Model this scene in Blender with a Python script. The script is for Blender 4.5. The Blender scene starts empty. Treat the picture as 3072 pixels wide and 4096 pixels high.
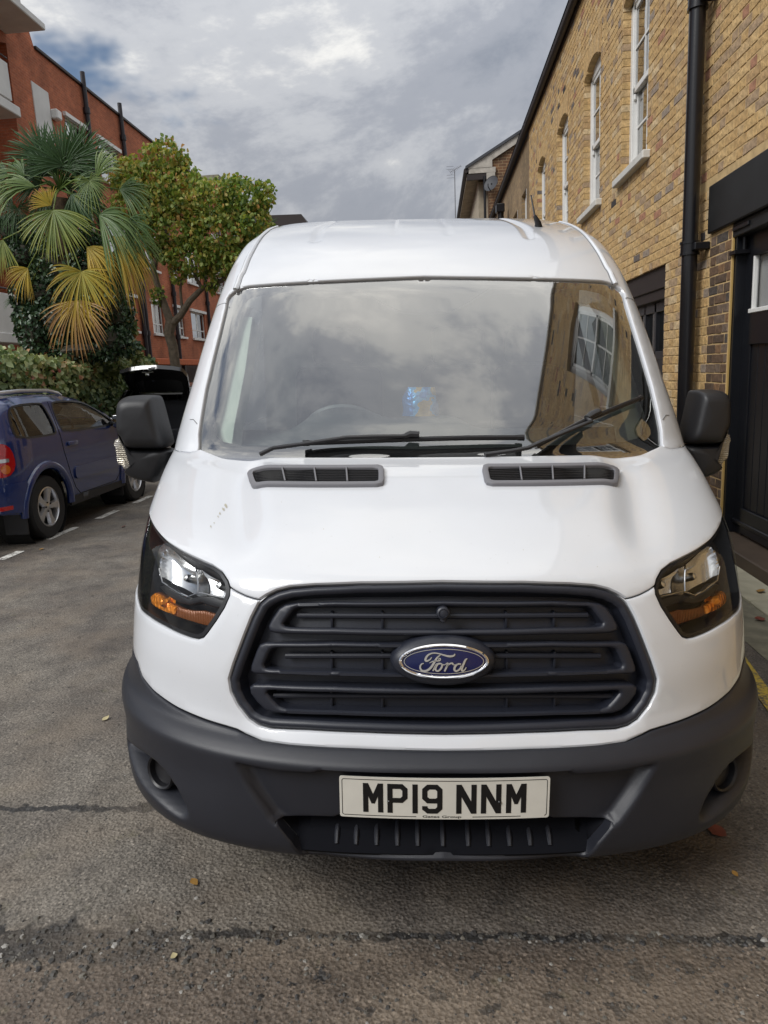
import bpy, bmesh, math, random
import numpy as np
from mathutils import Vector, Matrix
from mathutils.bvhtree import BVHTree
from mathutils.geometry import delaunay_2d_cdt

rnd = random.Random(7)
R = math.radians
scene = bpy.context.scene

# ------------------------------------------------------------------ camera
# van frame: x right, y away from the camera, z up, origin under the number plate
# street frame (world): y along the street, ground z = 0
FPX = 711.0
DS = 768 / 1659.0                      # display pixel (1659 wide view of the photograph) -> render pixel


def cam_axes(yaw, pitch, roll):
    cy, sy, cp, sp = math.cos(yaw), math.sin(yaw), math.cos(pitch), math.sin(pitch)
    f = np.array([-sy * cp, cy * cp, -sp])
    r = np.array([cy, sy, 0.0])
    u = np.cross(r, f)
    cr, sr = math.cos(roll), math.sin(roll)
    return np.array([r * cr + u * sr, -r * sr + u * cr, f])


def rot_z(a):
    c, s = math.cos(a), math.sin(a)
    return np.array([[c, -s, 0], [s, c, 0], [0, 0, 1]])


def rot_y(a):
    c, s = math.cos(a), math.sin(a)
    return np.array([[c, 0, s], [0, 1, 0], [-s, 0, c]])


CAM_V = np.array([-0.10, -1.593, 1.54])
AX_V = cam_axes(R(1.5), R(11.3), R(-0.62))
VAN_ROT = rot_z(R(2.57)) @ rot_y(R(2.2))          # the van stands a little askew and leans to the kerb
VAN_PIV = np.array([0, 0.9, 0])
CAM_W = VAN_ROT @ (CAM_V - VAN_PIV) + VAN_PIV
AX_W = AX_V @ VAN_ROT.T
VAN_M = Matrix.Translation(Vector(VAN_PIV)) @ Matrix(VAN_ROT.tolist()).to_4x4() @ Matrix.Translation(-Vector(VAN_PIV))

cam_data = bpy.data.cameras.new('camera')
cam = bpy.data.objects.new('camera', cam_data)
scene.collection.objects.link(cam)
cam_data.sensor_width = 36
cam_data.lens = FPX / 1024 * 36
cam_data.clip_end = 3000
cam_data.clip_start = 0.05
r_, u_, f_ = AX_W
cam.matrix_world = Matrix(((r_[0], u_[0], -f_[0], CAM_W[0]), (r_[1], u_[1], -f_[1], CAM_W[1]),
                           (r_[2], u_[2], -f_[2], CAM_W[2]), (0, 0, 0, 1)))
scene.camera = cam

# ------------------------------------------------------------------ sky, sun, exposure
SUN_DIR = Vector((-0.56, -0.50, 0.66)).normalized()
SUN_EL = math.asin(SUN_DIR.z)
SUN_AZ = math.atan2(SUN_DIR.x, SUN_DIR.y)
world = bpy.data.worlds.new('World')
scene.world = world
world.use_nodes = True
wn, wl = world.node_tree.nodes, world.node_tree.links
wn.clear()


def wnode(t, **kw):
    n = wn.new(t)
    for k, v in kw.items():
        setattr(n, k, v)
    return n


w_out = wnode('ShaderNodeOutputWorld')
w_bg = wnode('ShaderNodeBackground')
w_sky = wnode('ShaderNodeTexSky', sky_type='NISHITA', sun_disc=False, sun_elevation=SUN_EL, sun_rotation=SUN_AZ)
w_sky.dust_density = 1.5
w_scale = wnode('ShaderNodeVectorMath', operation='SCALE')
w_scale.inputs['Scale'].default_value = 0.075
wl.new(w_sky.outputs[0], w_scale.inputs[0])
w_co = wnode('ShaderNodeTexCoord')
w_sep = wnode('ShaderNodeSeparateXYZ')
wl.new(w_co.outputs['Generated'], w_sep.inputs[0])
w_abs = wnode('ShaderNodeMath', operation='ABSOLUTE')
wl.new(w_sep.outputs['Z'], w_abs.inputs[0])
w_add = wnode('ShaderNodeMath', operation='ADD')
w_add.inputs[1].default_value = 0.40
wl.new(w_abs.outputs[0], w_add.inputs[0])
w_div = wnode('ShaderNodeVectorMath', operation='DIVIDE')
w_cmb = wnode('ShaderNodeCombineXYZ')
for i in range(3):
    wl.new(w_add.outputs[0], w_cmb.inputs[i])
wl.new(w_co.outputs['Generated'], w_div.inputs[0])
wl.new(w_cmb.outputs[0], w_div.inputs[1])


def wnoise(scale, detail, rough, dist, off):
    m = wnode('ShaderNodeMapping')
    m.inputs['Location'].default_value = off
    wl.new(w_div.outputs[0], m.inputs[0])
    n = wnode('ShaderNodeTexNoise')
    n.inputs['Scale'].default_value = scale
    n.inputs['Detail'].default_value = detail
    n.inputs['Roughness'].default_value = rough
    n.inputs['Distortion'].default_value = dist
    wl.new(m.outputs[0], n.inputs[0])
    return n


def wramp(src, stops):
    r = wnode('ShaderNodeValToRGB')
    r.color_ramp.interpolation = 'EASE'
    while len(r.color_ramp.elements) < len(stops):
        r.color_ramp.elements.new(0.5)
    for e, (p, c) in zip(r.color_ramp.elements, stops):
        e.position = p
        e.color = c if len(c) == 4 else (*c, 1)
    wl.new(src, r.inputs[0])
    return r


n_shade = wnoise(1.35, 8, 0.64, 0.35, (6.3, 1.8, 2.2))
n_cover = wnoise(1.0, 6, 0.6, 0.2, (3.32, 1.594, 1.05))
CLOUD = wramp(n_shade.outputs[0], [(0.30, (0.24, 0.265, 0.315)), (0.42, (0.33, 0.35, 0.395)), (0.51, (0.47, 0.485, 0.515)),
                                   (0.59, (0.74, 0.735, 0.715)), (0.69, (1.02, 0.99, 0.93))])
w_cov = wramp(n_cover.outputs[0], [(0.345, (0, 0, 0)), (0.42, (1, 1, 1))])
w_hor = wnode('ShaderNodeMapRange', interpolation_type='SMOOTHSTEP')      # cloud banks close up towards the horizon
for i_, v_ in ((1, 0.08), (2, 0.26), (3, 1.0), (4, 0.0)):
    w_hor.inputs[i_].default_value = v_
wl.new(w_sep.outputs['Z'], w_hor.inputs[0])
w_max = wnode('ShaderNodeMath', operation='MAXIMUM')
wl.new(w_cov.outputs[0], w_max.inputs[0])
wl.new(w_hor.outputs[0], w_max.inputs[1])
w_mix = wnode('ShaderNodeMix', data_type='RGBA')
wl.new(w_max.outputs[0], w_mix.inputs[0])
wl.new(w_scale.outputs[0], w_mix.inputs[6])
# standard overcast sky: the zenith is about three times as bright as the horizon
w_cie = wnode('ShaderNodeMath', operation='MULTIPLY_ADD')
w_cie.inputs[1].default_value = 0.98
w_cie.inputs[2].default_value = 0.62
wl.new(w_abs.outputs[0], w_cie.inputs[0])
w_lum = wnode('ShaderNodeVectorMath', operation='SCALE')
wl.new(CLOUD.outputs[0], w_lum.inputs[0])
wl.new(w_cie.outputs[0], w_lum.inputs['Scale'])
wl.new(w_lum.outputs[0], w_mix.inputs[7])
wl.new(w_mix.outputs[2], w_bg.inputs[0])
w_bg.inputs[1].default_value = 1.0
wl.new(w_bg.outputs[0], w_out.inputs[0])

sun_data = bpy.data.lights.new('sun', 'SUN')
sun_data.energy = 2.0
sun_data.angle = R(26)
sun_data.color = (1.0, 0.985, 0.96)
sun = bpy.data.objects.new('sun', sun_data)
scene.collection.objects.link(sun)
sun.rotation_euler = (-SUN_DIR).to_track_quat('-Z', 'Y').to_euler()

scene.view_settings.view_transform = 'Standard'
scene.view_settings.look = 'None'
scene.view_settings.exposure = 0.38
scene.view_settings.gamma = 1.0
scene.view_settings.use_curve_mapping = False
scene.cycles.max_bounces = 8
scene.cycles.transparent_max_bounces = 12
scene.cycles.use_denoising = True
scene.cycles.caustics_reflective = False
scene.cycles.caustics_refractive = False


# ------------------------------------------------------------------ helpers: pixels -> rays
def px_dir(x, y, ax):
    return np.array([(x * DS - 384) / FPX, -(y * DS - 512) / FPX, 1.0]) @ ax


def crop(box, w, x, y):
    s = (box[2] - box[0]) / w
    return ((box[0] + x * s) * 1659 / 3072, (box[1] + y * s) * 1659 / 3072)


def on_x(x, y, X):
    d = px_dir(x, y, AX_W)
    return CAM_W + d * ((X - CAM_W[0]) / d[0])


def on_y(x, y, Y):
    d = px_dir(x, y, AX_W)
    return CAM_W + d * ((Y - CAM_W[1]) / d[1])


def on_z(x, y, Z=0.0):
    d = px_dir(x, y, AX_W)
    return CAM_W + d * ((Z - CAM_W[2]) / d[2])


def van_y(x, y, Y):
    d = px_dir(x, y, AX_V)
    return CAM_V + d * ((Y - CAM_V[1]) / d[1])


# ------------------------------------------------------------------ helpers: materials
MATS = {}


class NT:
    def __init__(self, m):
        self.t = m.node_tree
        self.n, self.l = self.t.nodes, self.t.links

    def add(self, typ, ins=None, **kw):
        n = self.n.new(typ)
        for k, v in kw.items():
            setattr(n, k, v)
        for k, v in (ins or {}).items():
            self.put(n.inputs[k], v)
        return n

    def put(self, sock, v):
        if hasattr(v, 'is_output'):
            self.l.new(v, sock)
        elif hasattr(v, 'outputs'):
            self.l.new(v.outputs[0], sock)
        else:
            if isinstance(v, (tuple, list)) and len(v) == 3 and sock.type == 'RGBA':
                v = (*v, 1)
            sock.default_value = v

    def noise(self, scale, detail=4, rough=0.55, vec=None, dist=0.0):
        n = self.add('ShaderNodeTexNoise', {'Scale': scale, 'Detail': detail, 'Roughness': rough, 'Distortion': dist})
        self.put(n.inputs['Vector'], vec if vec is not None else self.obj())
        return n

    def obj(self):
        if not hasattr(self, '_co'):
            self._co = self.add('ShaderNodeTexCoord')
        return self._co.outputs['Object']

    def ramp(self, src, stops, ease='LINEAR'):
        r = self.add('ShaderNodeValToRGB')
        r.color_ramp.interpolation = ease
        while len(r.color_ramp.elements) < len(stops):
            r.color_ramp.elements.new(0.5)
        for e, (p, c) in zip(r.color_ramp.elements, stops):
            e.position = p
            if isinstance(c, (int, float)):
                c = (c, c, c)
            e.color = (*c, 1)
        self.put(r.inputs[0], src)
        return r.outputs[0]

    def mix(self, fac, a, b, blend='MIX'):
        m = self.add('ShaderNodeMix', data_type='RGBA', blend_type=blend)
        self.put(m.inputs[0], fac)
        self.put(m.inputs[6], a)
        self.put(m.inputs[7], b)
        return m.outputs[2]

    def math(self, op, a, b=0.0, c=None, clamp=False):
        m = self.add('ShaderNodeMath', operation=op, use_clamp=clamp)
        self.put(m.inputs[0], a)
        self.put(m.inputs[1], b)
        if c is not None:
            self.put(m.inputs[2], c)
        return m.outputs[0]

    def bump(self, h, strength=0.3, dist=0.01, normal=None):
        b = self.add('ShaderNodeBump', {'Strength': strength, 'Distance': dist, 'Height': h})
        if normal is not None:
            self.put(b.inputs['Normal'], normal)
        return b.outputs[0]


def new_mat(name):
    m = bpy.data.materials.new(name)
    m.use_nodes = True
    t = NT(m)
    t.n.clear()
    t.out = t.add('ShaderNodeOutputMaterial')
    MATS[name] = m
    return m, t


def principled(t, base, rough=0.5, metal=0.0, normal=None, **kw):
    p = t.add('ShaderNodeBsdfPrincipled')
    t.put(p.inputs['Base Color'], base)
    t.put(p.inputs['Roughness'], rough)
    t.put(p.inputs['Metallic'], metal)
    for k, v in kw.items():
        t.put(p.inputs[k.replace('_', ' ')], v)
    if normal is not None:
        t.put(p.inputs['Normal'], normal)
    t.l.new(p.outputs[0], t.out.inputs[0])
    return p


def simple(name, base, rough=0.5, metal=0.0, var=0.0, vscale=8.0, bump=0.0, bscale=200.0, **kw):
    m, t = new_mat(name)
    col = base
    if var:
        n = t.noise(vscale, 5)
        f = t.ramp(n.outputs[0], [(0.3, 1 - var), (0.7, 1 + var * 0.6)])
        col = t.mix(1.0, base, f, 'MULTIPLY')
    nrm = None
    if bump:
        nrm = t.bump(t.noise(bscale, 3).outputs[0], bump, 0.002)
    principled(t, col, rough, metal, nrm, **kw)
    return m


# ------------------------------------------------------------------ helpers: meshes
def link(o, parent=None):
    scene.collection.objects.link(o)
    if parent is not None:
        o.parent = parent
    return o


def mk(name, V, F, mat=None, parent=None, smooth=True, sharp=35, mats=None, midx=None):
    me = bpy.data.meshes.new(name)
    me.from_pydata([tuple(map(float, v)) for v in V], [], [tuple(f) for f in F])
    if smooth:
        me.polygons.foreach_set('use_smooth', [True] * len(me.polygons))
        if sharp:
            me.set_sharp_from_angle(angle=R(sharp))
    for m in (mats or ([mat] if mat else [])):
        me.materials.append(MATS[m] if isinstance(m, str) else m)
    if midx is not None:
        me.polygons.foreach_set('material_index', midx)
    me.update()
    return link(bpy.data.objects.new(name, me), parent)


def empty(name, loc=(0, 0, 0), rz=0.0, label=None, cat=None, group=None):
    o = bpy.data.objects.new(name, None)
    link(o)
    o.location = loc
    o.rotation_euler = (0, 0, rz)
    o.empty_display_size = 0.1
    return tag(o, label, cat, group)


def tag(o, label=None, cat=None, group=None, kind=None):
    if label:
        o['label'] = label
    if cat:
        o['category'] = cat
    if group:
        o['group'] = group
    if kind:
        o['kind'] = kind
    return o


def join(parts):
    V, F = [], []
    for v, f in parts:
        o = len(V)
        V += [tuple(q) for q in v]
        F += [tuple(i + o for i in q) for q in f]
    return V, F


def xf(geo, M):
    V, F = geo
    return [tuple(M @ Vector(v)) for v in V], F


def flip_x(geo):
    V, F = geo
    return [(-v[0], v[1], v[2]) for v in V], [tuple(reversed(f)) for f in F]


def box(c, s, bevel=0.0, seg=2, M=None):
    bm = bmesh.new()
    bmesh.ops.create_cube(bm, size=1)
    for v in bm.verts:
        v.co = Vector((v.co.x * s[0], v.co.y * s[1], v.co.z * s[2]))
    if bevel:
        bmesh.ops.bevel(bm, geom=list(bm.edges), offset=bevel, segments=seg, affect='EDGES', profile=0.5)
    V = [v.co.copy() for v in bm.verts]
    bm.verts.index_update()
    F = [tuple(v.index for v in f.verts) for f in bm.faces]
    bm.free()
    if M is not None:
        V = [M @ v for v in V]
    return [(v.x + c[0], v.y + c[1], v.z + c[2]) for v in V], F


def bx(x0, x1, y0, y1, z0, z1, bevel=0.0, seg=1):
    return box(((x0 + x1) / 2, (y0 + y1) / 2, (z0 + z1) / 2), (x1 - x0, y1 - y0, z1 - z0), bevel, seg)


def tube(path, r, n=8, caps=True, flat=1.0, up=None):
    P = [Vector(p) for p in path]
    k = len(P)
    rs = r if isinstance(r, (list, tuple)) else [r] * k
    V, F = [], []
    prev = None
    for i, p in enumerate(P):
        t = (P[min(i + 1, k - 1)] - P[max(i - 1, 0)])
        t = t.normalized() if t.length > 1e-9 else Vector((0, 0, 1))
        if prev is None:
            a = Vector(up) if up is not None else (Vector((0, 0, 1)) if abs(t.z) < 0.9 else Vector((1, 0, 0)))
        else:
            a = prev
        b = t.cross(a)
        b = b.normalized() if b.length > 1e-6 else t.orthogonal().normalized()
        a = b.cross(t).normalized()
        prev = a
        for j in range(n):
            th = 2 * math.pi * (j + 0.5) / n
            V.append(tuple(p + (a * math.cos(th) * flat + b * math.sin(th)) * rs[i]))
    for i in range(k - 1):
        for j in range(n):
            q = (j + 1) % n
            F.append((i * n + j, i * n + q, (i + 1) * n + q, (i + 1) * n + j))
    if caps:
        F.append(tuple(reversed(range(n))))
        F.append(tuple((k - 1) * n + j for j in range(n)))
    F = [tuple(reversed(f)) for f in F]
    return V, F


def loft(rings, cap0=True, cap1=True, closed=True):
    n = len(rings[0])
    V = [tuple(p) for r in rings for p in r]
    F = []
    for i in range(len(rings) - 1):
        for j in range(n if closed else n - 1):
            q = (j + 1) % n
            F.append((i * n + j, i * n + q, (i + 1) * n + q, (i + 1) * n + j))
    if cap0:
        F.append(tuple(reversed(range(n))))
    if cap1:
        F.append(tuple((len(rings) - 1) * n + j for j in range(n)))
    return V, F


def lathe(profile, n=32, M=None):
    rings = []
    for r, h in profile:
        rings.append([(r * math.cos(2 * math.pi * j / n), r * math.sin(2 * math.pi * j / n), h) for j in range(n)])
    g = loft(rings, False, False)
    return xf(g, M) if M is not None else g


def prism(poly, d0, d1, fr=None):
    """2D polygon extruded from d0 to d1; fr maps (a, b, d) -> 3D."""
    fr = fr or (lambda a, b, d: (a, d, b))
    n = len(poly)
    V = [fr(a, b, d0) for a, b in poly] + [fr(a, b, d1) for a, b in poly]
    F = [tuple(range(n)), tuple(reversed(range(n, 2 * n)))]
    F += [(i, n + i, n + (i + 1) % n, (i + 1) % n) for i in range(n)]
    return V, F


def fix_normals(o):
    bm = bmesh.new()
    bm.from_mesh(o.data)
    bmesh.ops.recalc_face_normals(bm, faces=bm.faces)
    bm.to_mesh(o.data)
    bm.free()
    return o


def copy_tree(o, parent=None):
    c = o.copy()
    link(c)
    c.parent = parent
    for ch in o.children:
        copy_tree(ch, c)
    return c


# ------------------------------------------------------------------ helpers: 2D polygons
def resample(poly, step, closed=True):
    P = [np.array(p, float) for p in poly]
    out = []
    n = len(P)
    for i in range(n if closed else n - 1):
        a, b = P[i], P[(i + 1) % n]
        k = max(1, int(math.ceil(np.linalg.norm(b - a) / step)))
        for j in range(k):
            out.append(a + (b - a) * j / k)
    if not closed:
        out.append(P[-1])
    return out


def smooth_poly(pts, it=2, closed=True):
    P = [np.array(p, float) for p in pts]
    for _ in range(it):
        Q = []
        n = len(P)
        if not closed:
            Q.append(P[0])
        for i in range(n if closed else n - 1):
            a, b = P[i], P[(i + 1) % n]
            Q.append(a * 0.75 + b * 0.25)
            Q.append(a * 0.25 + b * 0.75)
        if not closed:
            Q.append(P[-1])
        P = Q
    return P


def inside(poly, pts):
    poly = np.asarray(poly)
    pts = np.asarray(pts)
    x, y = pts[:, 0], pts[:, 1]
    res = np.zeros(len(pts), bool)
    n = len(poly)
    for i in range(n):
        x0, y0 = poly[i]
        x1, y1 = poly[(i + 1) % n]
        c = ((y0 > y) != (y1 > y))
        if y1 != y0:
            res ^= c & (x < (x1 - x0) * (y - y0) / (y1 - y0) + x0)
    return res


def dist_poly(poly, pts, closed=True):
    poly = np.asarray(poly, float)
    pts = np.asarray(pts, float)
    best = np.full(len(pts), 1e9)
    n = len(poly)
    for i in range(n if closed else n - 1):
        a, b = poly[i], poly[(i + 1) % n]
        d = b - a
        L = d @ d
        t = np.clip(((pts - a) @ d) / L, 0, 1) if L > 0 else np.zeros(len(pts))
        q = a + t[:, None] * d
        best = np.minimum(best, np.hypot(*(pts - q).T))
    return best


def sdist(poly, pts):
    """signed distance, positive inside"""
    d = dist_poly(poly, pts)
    return np.where(inside(poly, pts), d, -d)


def sstep(x, a, b):
    t = np.clip((x - a) / (b - a), 0, 1)
    return t * t * (3 - 2 * t)


def area2(poly):
    p = np.asarray(poly)
    return 0.5 * np.sum(p[:, 0] * np.roll(p[:, 1], -1) - np.roll(p[:, 0], -1) * p[:, 1])


def offset_poly(poly, d):
    """shift inwards by d (positive = in)"""
    P = np.asarray(poly, float)
    if area2(P) < 0:
        d = -d
    t = np.roll(P, -1, 0) - np.roll(P, 1, 0)
    t /= np.maximum(np.hypot(*t.T), 1e-9)[:, None]
    nrm = np.stack([-t[:, 1], t[:, 0]], 1)
    return P + nrm * d


def tri_region(outline, holes=(), step=0.02, rings=(), coarse=None):
    """triangulate the region inside outline minus holes; returns points, triangles, boundary loops (index lists)"""
    loops = [list(outline)] + [list(h) for h in holes]
    cl = coarse or loops                      # the same loops with fewer points, for tests
    outline, holes = cl[0], cl[1:]
    pts, edges, loop_idx = [], [], []
    for L in loops:
        o = len(pts)
        pts += [tuple(map(float, p)) for p in L]
        edges += [(o + i, o + (i + 1) % len(L)) for i in range(len(L))]
        loop_idx.append(list(range(o, o + len(L))))
    extra = []
    for d in rings:
        for li, L in enumerate(loops):
            q = offset_poly(L, d if li == 0 else -d)
            dd = np.min([dist_poly(l, q) for l in cl], 0)
            ok = inside(outline, q) & (dd > 0.75 * d)
            for h in holes:
                ok &= ~inside(h, q)
            extra += [tuple(p) for p, k in zip(q, ok) if k]
    o = np.asarray(outline)
    x0, y0 = o.min(0)
    x1, y1 = o.max(0)
    gx = np.arange(x0 + step / 2, x1, step)
    gy = np.arange(y0 + step / 2, y1, step * 0.87)
    G = np.array([(x + (step / 2 if j % 2 else 0), y) for j, y in enumerate(gy) for x in gx])
    if len(G):
        ok = inside(outline, G)
        for h in holes:
            ok &= ~inside(h, G)
        G = G[ok]
        if len(G):
            dd = np.min([dist_poly(l, G) for l in cl], 0)
            lim = max(step * 0.45, (max(rings) + step * 0.3) if rings else 0)
            G = G[dd > lim]
            extra += [tuple(p) for p in G]
    allp = pts + extra
    res = delaunay_2d_cdt([Vector(p) for p in allp], edges, [], 0, 1e-7, True)
    vo, fo, orig = res[0], res[2], res[3]
    Pn = np.array([(v.x, v.y) for v in vo])
    C = Pn[np.array(fo)].mean(1)
    ok = inside(outline, C)
    for h in holes:
        ok &= ~inside(h, C)
    F = [tuple(f) for f, k in zip(fo, ok) if k]
    back = {}
    for i, og in enumerate(orig):
        for q in og:
            back[q] = i
    loops_out = [[back[i] for i in L if i in back] for L in loop_idx]
    return Pn, F, loops_out


# ------------------------------------------------------------------ materials: van
def coat_paint(name, base, rough=0.32, dirt=0.0, spec=0.5):
    m, t = new_mat(name)
    col = base
    if dirt:
        n = t.noise(3.0, 6, 0.62)
        f = t.ramp(n.outputs[0], [(0.35, 0.0), (0.75, dirt)])
        col = t.mix(f, base, (0.36, 0.34, 0.30))
        n2 = t.noise(90, 2, 0.5)
        f2 = t.ramp(n2.outputs[0], [(0.70, 0.0), (0.76, 0.35 * dirt * 4)])
        col = t.mix(f2, col, (0.25, 0.22, 0.18))
    principled(t, col, rough, Coat_Weight=1.0, Coat_Roughness=0.035, Specular_IOR_Level=spec)
    return m


coat_paint('white_paint', (0.645, 0.668, 0.705), 0.4, 0.08)
coat_paint('blue_paint', (0.001, 0.016, 0.105), 0.3, 0.0)
coat_paint('black_paint', (0.006, 0.006, 0.007), 0.25)
simple('bumper_plastic', (0.015, 0.0165, 0.023), 0.40, var=0.12, vscale=6, bump=0.25, bscale=900)
simple('grille_plastic', (0.016, 0.0185, 0.028), 0.40, bump=0.12, bscale=900)
simple('black_plastic', (0.008, 0.008, 0.010), 0.42, bump=0.1, bscale=700)
simple('mirror_plastic', (0.011, 0.0115, 0.014), 0.45, bump=0.25, bscale=700)
simple('vent_plastic', (0.16, 0.16, 0.175), 0.5)
simple('tray_shade_black', (0.005, 0.0055, 0.008), 0.9, Specular_IOR_Level=0.12)  # bumper plastic darkened: the shade of the recess is put into the colour
simple('dark_void', (0.004, 0.004, 0.004), 0.8)
simple('chrome', (0.86, 0.86, 0.87), 0.07, 1.0)
simple('satin_silver', (0.75, 0.75, 0.73), 0.25, 1.0)
simple('badge_blue', (0.002, 0.006, 0.060), 0.2, Coat_Weight=0.3, Coat_Roughness=0.03)
simple('plate_white', (0.60, 0.585, 0.53), 0.35, var=0.06, vscale=14)
simple('plate_black', (0.004, 0.004, 0.005), 0.35)
simple('rubber', (0.010, 0.010, 0.011), 0.75, bump=0.4, bscale=160)
simple('trim_cream', (0.74, 0.76, 0.69), 0.7)
simple('dash_grey', (0.10, 0.105, 0.11), 0.65, bump=0.2, bscale=400)
simple('seat_grey', (0.045, 0.047, 0.055), 0.85)
simple('liner_grey', (0.42, 0.43, 0.43), 0.8)
simple('alloy', (0.55, 0.55, 0.56), 0.28, 0.9)
simple('frit_black', (0.012, 0.012, 0.016), 0.25)
simple('mirror_glass', (0.7, 0.72, 0.75), 0.02, 1.0)
simple('seam_grey', (0.16, 0.165, 0.17), 0.7)


def glass(name, tint=(1, 1, 1), ior=1.5, refl=1.0, haze=0.0, haze_col=(0.5, 0.5, 0.5), rough=0.0):
    """thin clear sheet: Fresnel mix of see-through and mirror, a faint film of dust on top"""
    m, t = new_mat(name)
    fr = t.add('ShaderNodeFresnel', {'IOR': ior})
    fac = t.math('MULTIPLY', fr.outputs[0], refl, clamp=True)
    tr = t.add('ShaderNodeBsdfTransparent', {'Color': tint})
    gl = t.add('ShaderNodeBsdfGlossy', {'Roughness': rough})
    mx = t.add('ShaderNodeMixShader', {0: fac})
    t.l.new(tr.outputs[0], mx.inputs[1])
    t.l.new(gl.outputs[0], mx.inputs[2])
    last = mx
    if haze:
        df = t.add('ShaderNodeBsdfDiffuse', {'Color': haze_col})
        n = t.noise(2.2, 5)
        hf = t.ramp(n.outputs[0], [(0.3, haze * 0.7), (0.75, haze * 1.3)])
        m2 = t.add('ShaderNodeMixShader', {0: hf})
        t.l.new(mx.outputs[0], m2.inputs[1])
        t.l.new(df.outputs[0], m2.inputs[2])
        last = m2
    t.l.new(last.outputs[0], t.out.inputs[0])
    return m


glass('windscreen_glass', (0.80, 0.88, 0.84), 1.52, 5.6, 0.012, (0.55, 0.56, 0.55))
glass('lens_clear', (0.96, 0.97, 0.98), 1.5, 0.6)
glass('car_glass', (0.42, 0.46, 0.45), 1.5, 1.9)
glass('house_glass', (0.55, 0.58, 0.58), 1.5, 2.5)
m, t = new_mat('reflector')
wv = t.add('ShaderNodeTexVoronoi', {'Scale': 26.0})
t.put(wv.inputs['Vector'], t.obj())
principled(t, (0.66, 0.66, 0.655), 0.2, 1.0, t.bump(wv.outputs['Color'], 0.9, 0.025))
m, t = new_mat('amber')
wv = t.add('ShaderNodeTexVoronoi', {'Scale': 60.0})
t.put(wv.inputs['Vector'], t.obj())
principled(t, (0.95, 0.30, 0.02), 0.14, 0.35, t.bump(wv.outputs['Distance'], 0.8, 0.01))
m, t = new_mat('amber_dark')
wv = t.add('ShaderNodeTexWave', {'Scale': 55.0})
t.put(wv.inputs['Vector'], t.obj())
principled(t, (0.20, 0.060, 0.012), 0.25, 0.2, t.bump(wv.outputs[0], 0.4, 0.004))
m, t = new_mat('clear_ribbed')
wv = t.add('ShaderNodeTexWave', {'Scale': 40.0, 'Distortion': 1.0}, bands_direction='Z')
t.put(wv.inputs['Vector'], t.obj())
cc = t.ramp(t.noise(14, 3).outputs[0], [(0.35, (0.16, 0.13, 0.085)), (0.5, (0.32, 0.29, 0.23)), (0.7, (0.48, 0.46, 0.42))])
principled(t, cc, 0.12, 0.35, t.bump(wv.outputs[0], 0.6, 0.006), Coat_Weight=1.0)


# ------------------------------------------------------------------ the van's outer surface
def pchip(xk, yk, x):
    xk, yk = np.asarray(xk, float), np.asarray(yk, float)
    h = np.diff(xk)
    dl = np.diff(yk) / h
    d = np.zeros(len(xk))
    d[0], d[-1] = dl[0], dl[-1]
    for i in range(1, len(xk) - 1):
        if dl[i - 1] * dl[i] > 0:
            w1, w2 = 2 * h[i] + h[i - 1], h[i] + 2 * h[i - 1]
            d[i] = (w1 + w2) / (w1 / dl[i - 1] + w2 / dl[i])
    i = np.clip(np.searchsorted(xk, x) - 1, 0, len(h) - 1)
    s = (x - xk[i]) / h[i]
    return ((1 + 2 * s) * (1 - s) ** 2 * yk[i] + s * (1 - s) ** 2 * h[i] * d[i]
            + s * s * (3 - 2 * s) * yk[i + 1] + s * s * (s - 1) * h[i] * d[i + 1])


# z, y of the nose on the centre line, half width, y where the side turns straight, squareness
ROWS = [(.285, .070, .935, .74, 2.8), (.305, .020, .965, .74, 2.8), (.345, .000, .988, .74, 2.75), (.42, -.008, 1.006, .76, 2.65),
        (.52, -.012, 1.020, .80, 2.55), (.572, -.012, 1.026, .80, 2.55), (.598, .012, 1.023, .80, 2.55), (.618, .040, 1.014, .82, 2.55),
        (.655, .050, 1.003, .83, 2.55), (.74, .052, .995, .85, 2.55), (.85, .066, .992, .88, 2.5), (.95, .094, .989, .92, 2.45),
        (1.012, .130, .990, .97, 2.45), (1.045, .180, .995, 1.02, 2.45), (1.085, .275, 1.002, 1.08, 2.45), (1.125, .40, 1.008, 1.14, 2.45),
        (1.165, .54, 1.014, 1.20, 2.45), (1.205, .69, 1.020, 1.28, 2.45), (1.240, .845, 1.026, 1.36, 2.45), (1.262, .885, 1.026, 1.38, 2.45),
        (1.36, .975, 1.008, 1.43, 2.55), (1.50, 1.105, .982, 1.52, 2.65), (1.65, 1.250, .958, 1.62, 2.75), (1.80, 1.400, .934, 1.74, 2.85),
        (1.905, 1.510, .918, 1.84, 2.9), (1.99, 1.620, .906, 1.95, 3.0), (2.075, 1.765, .896, 2.08, 3.0), (2.158, 1.950, .890, 2.26, 3.1),
        (2.233, 2.165, .884, 2.50, 3.2), (2.300, 2.400, .876, 2.72, 3.3), (2.362, 2.650, .864, 2.95, 3.3), (2.418, 2.900, .845, 3.2, 3.3),
        (2.464, 3.20, .815, 3.5, 3.2), (2.496, 3.55, .76, 3.85, 3.0), (2.512, 3.95, .62, 4.3, 2.6)]
RW = np.array(ROWS)
VK = np.concatenate([[0], np.cumsum(np.hypot(np.diff(RW[:, 0]), np.diff(RW[:, 1])))])
VMAX = VK[-1]
NV, NT_, NS = 520, 240, 70
VG = np.linspace(0, VMAX, NV)
AK = 1.35
PRM = [pchip(VK, RW[:, i], VG) for i in range(5)]
GRID = np.zeros((NV, NT_ + NS, 3))
ph = np.linspace(0, math.pi / 2, 900)
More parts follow.
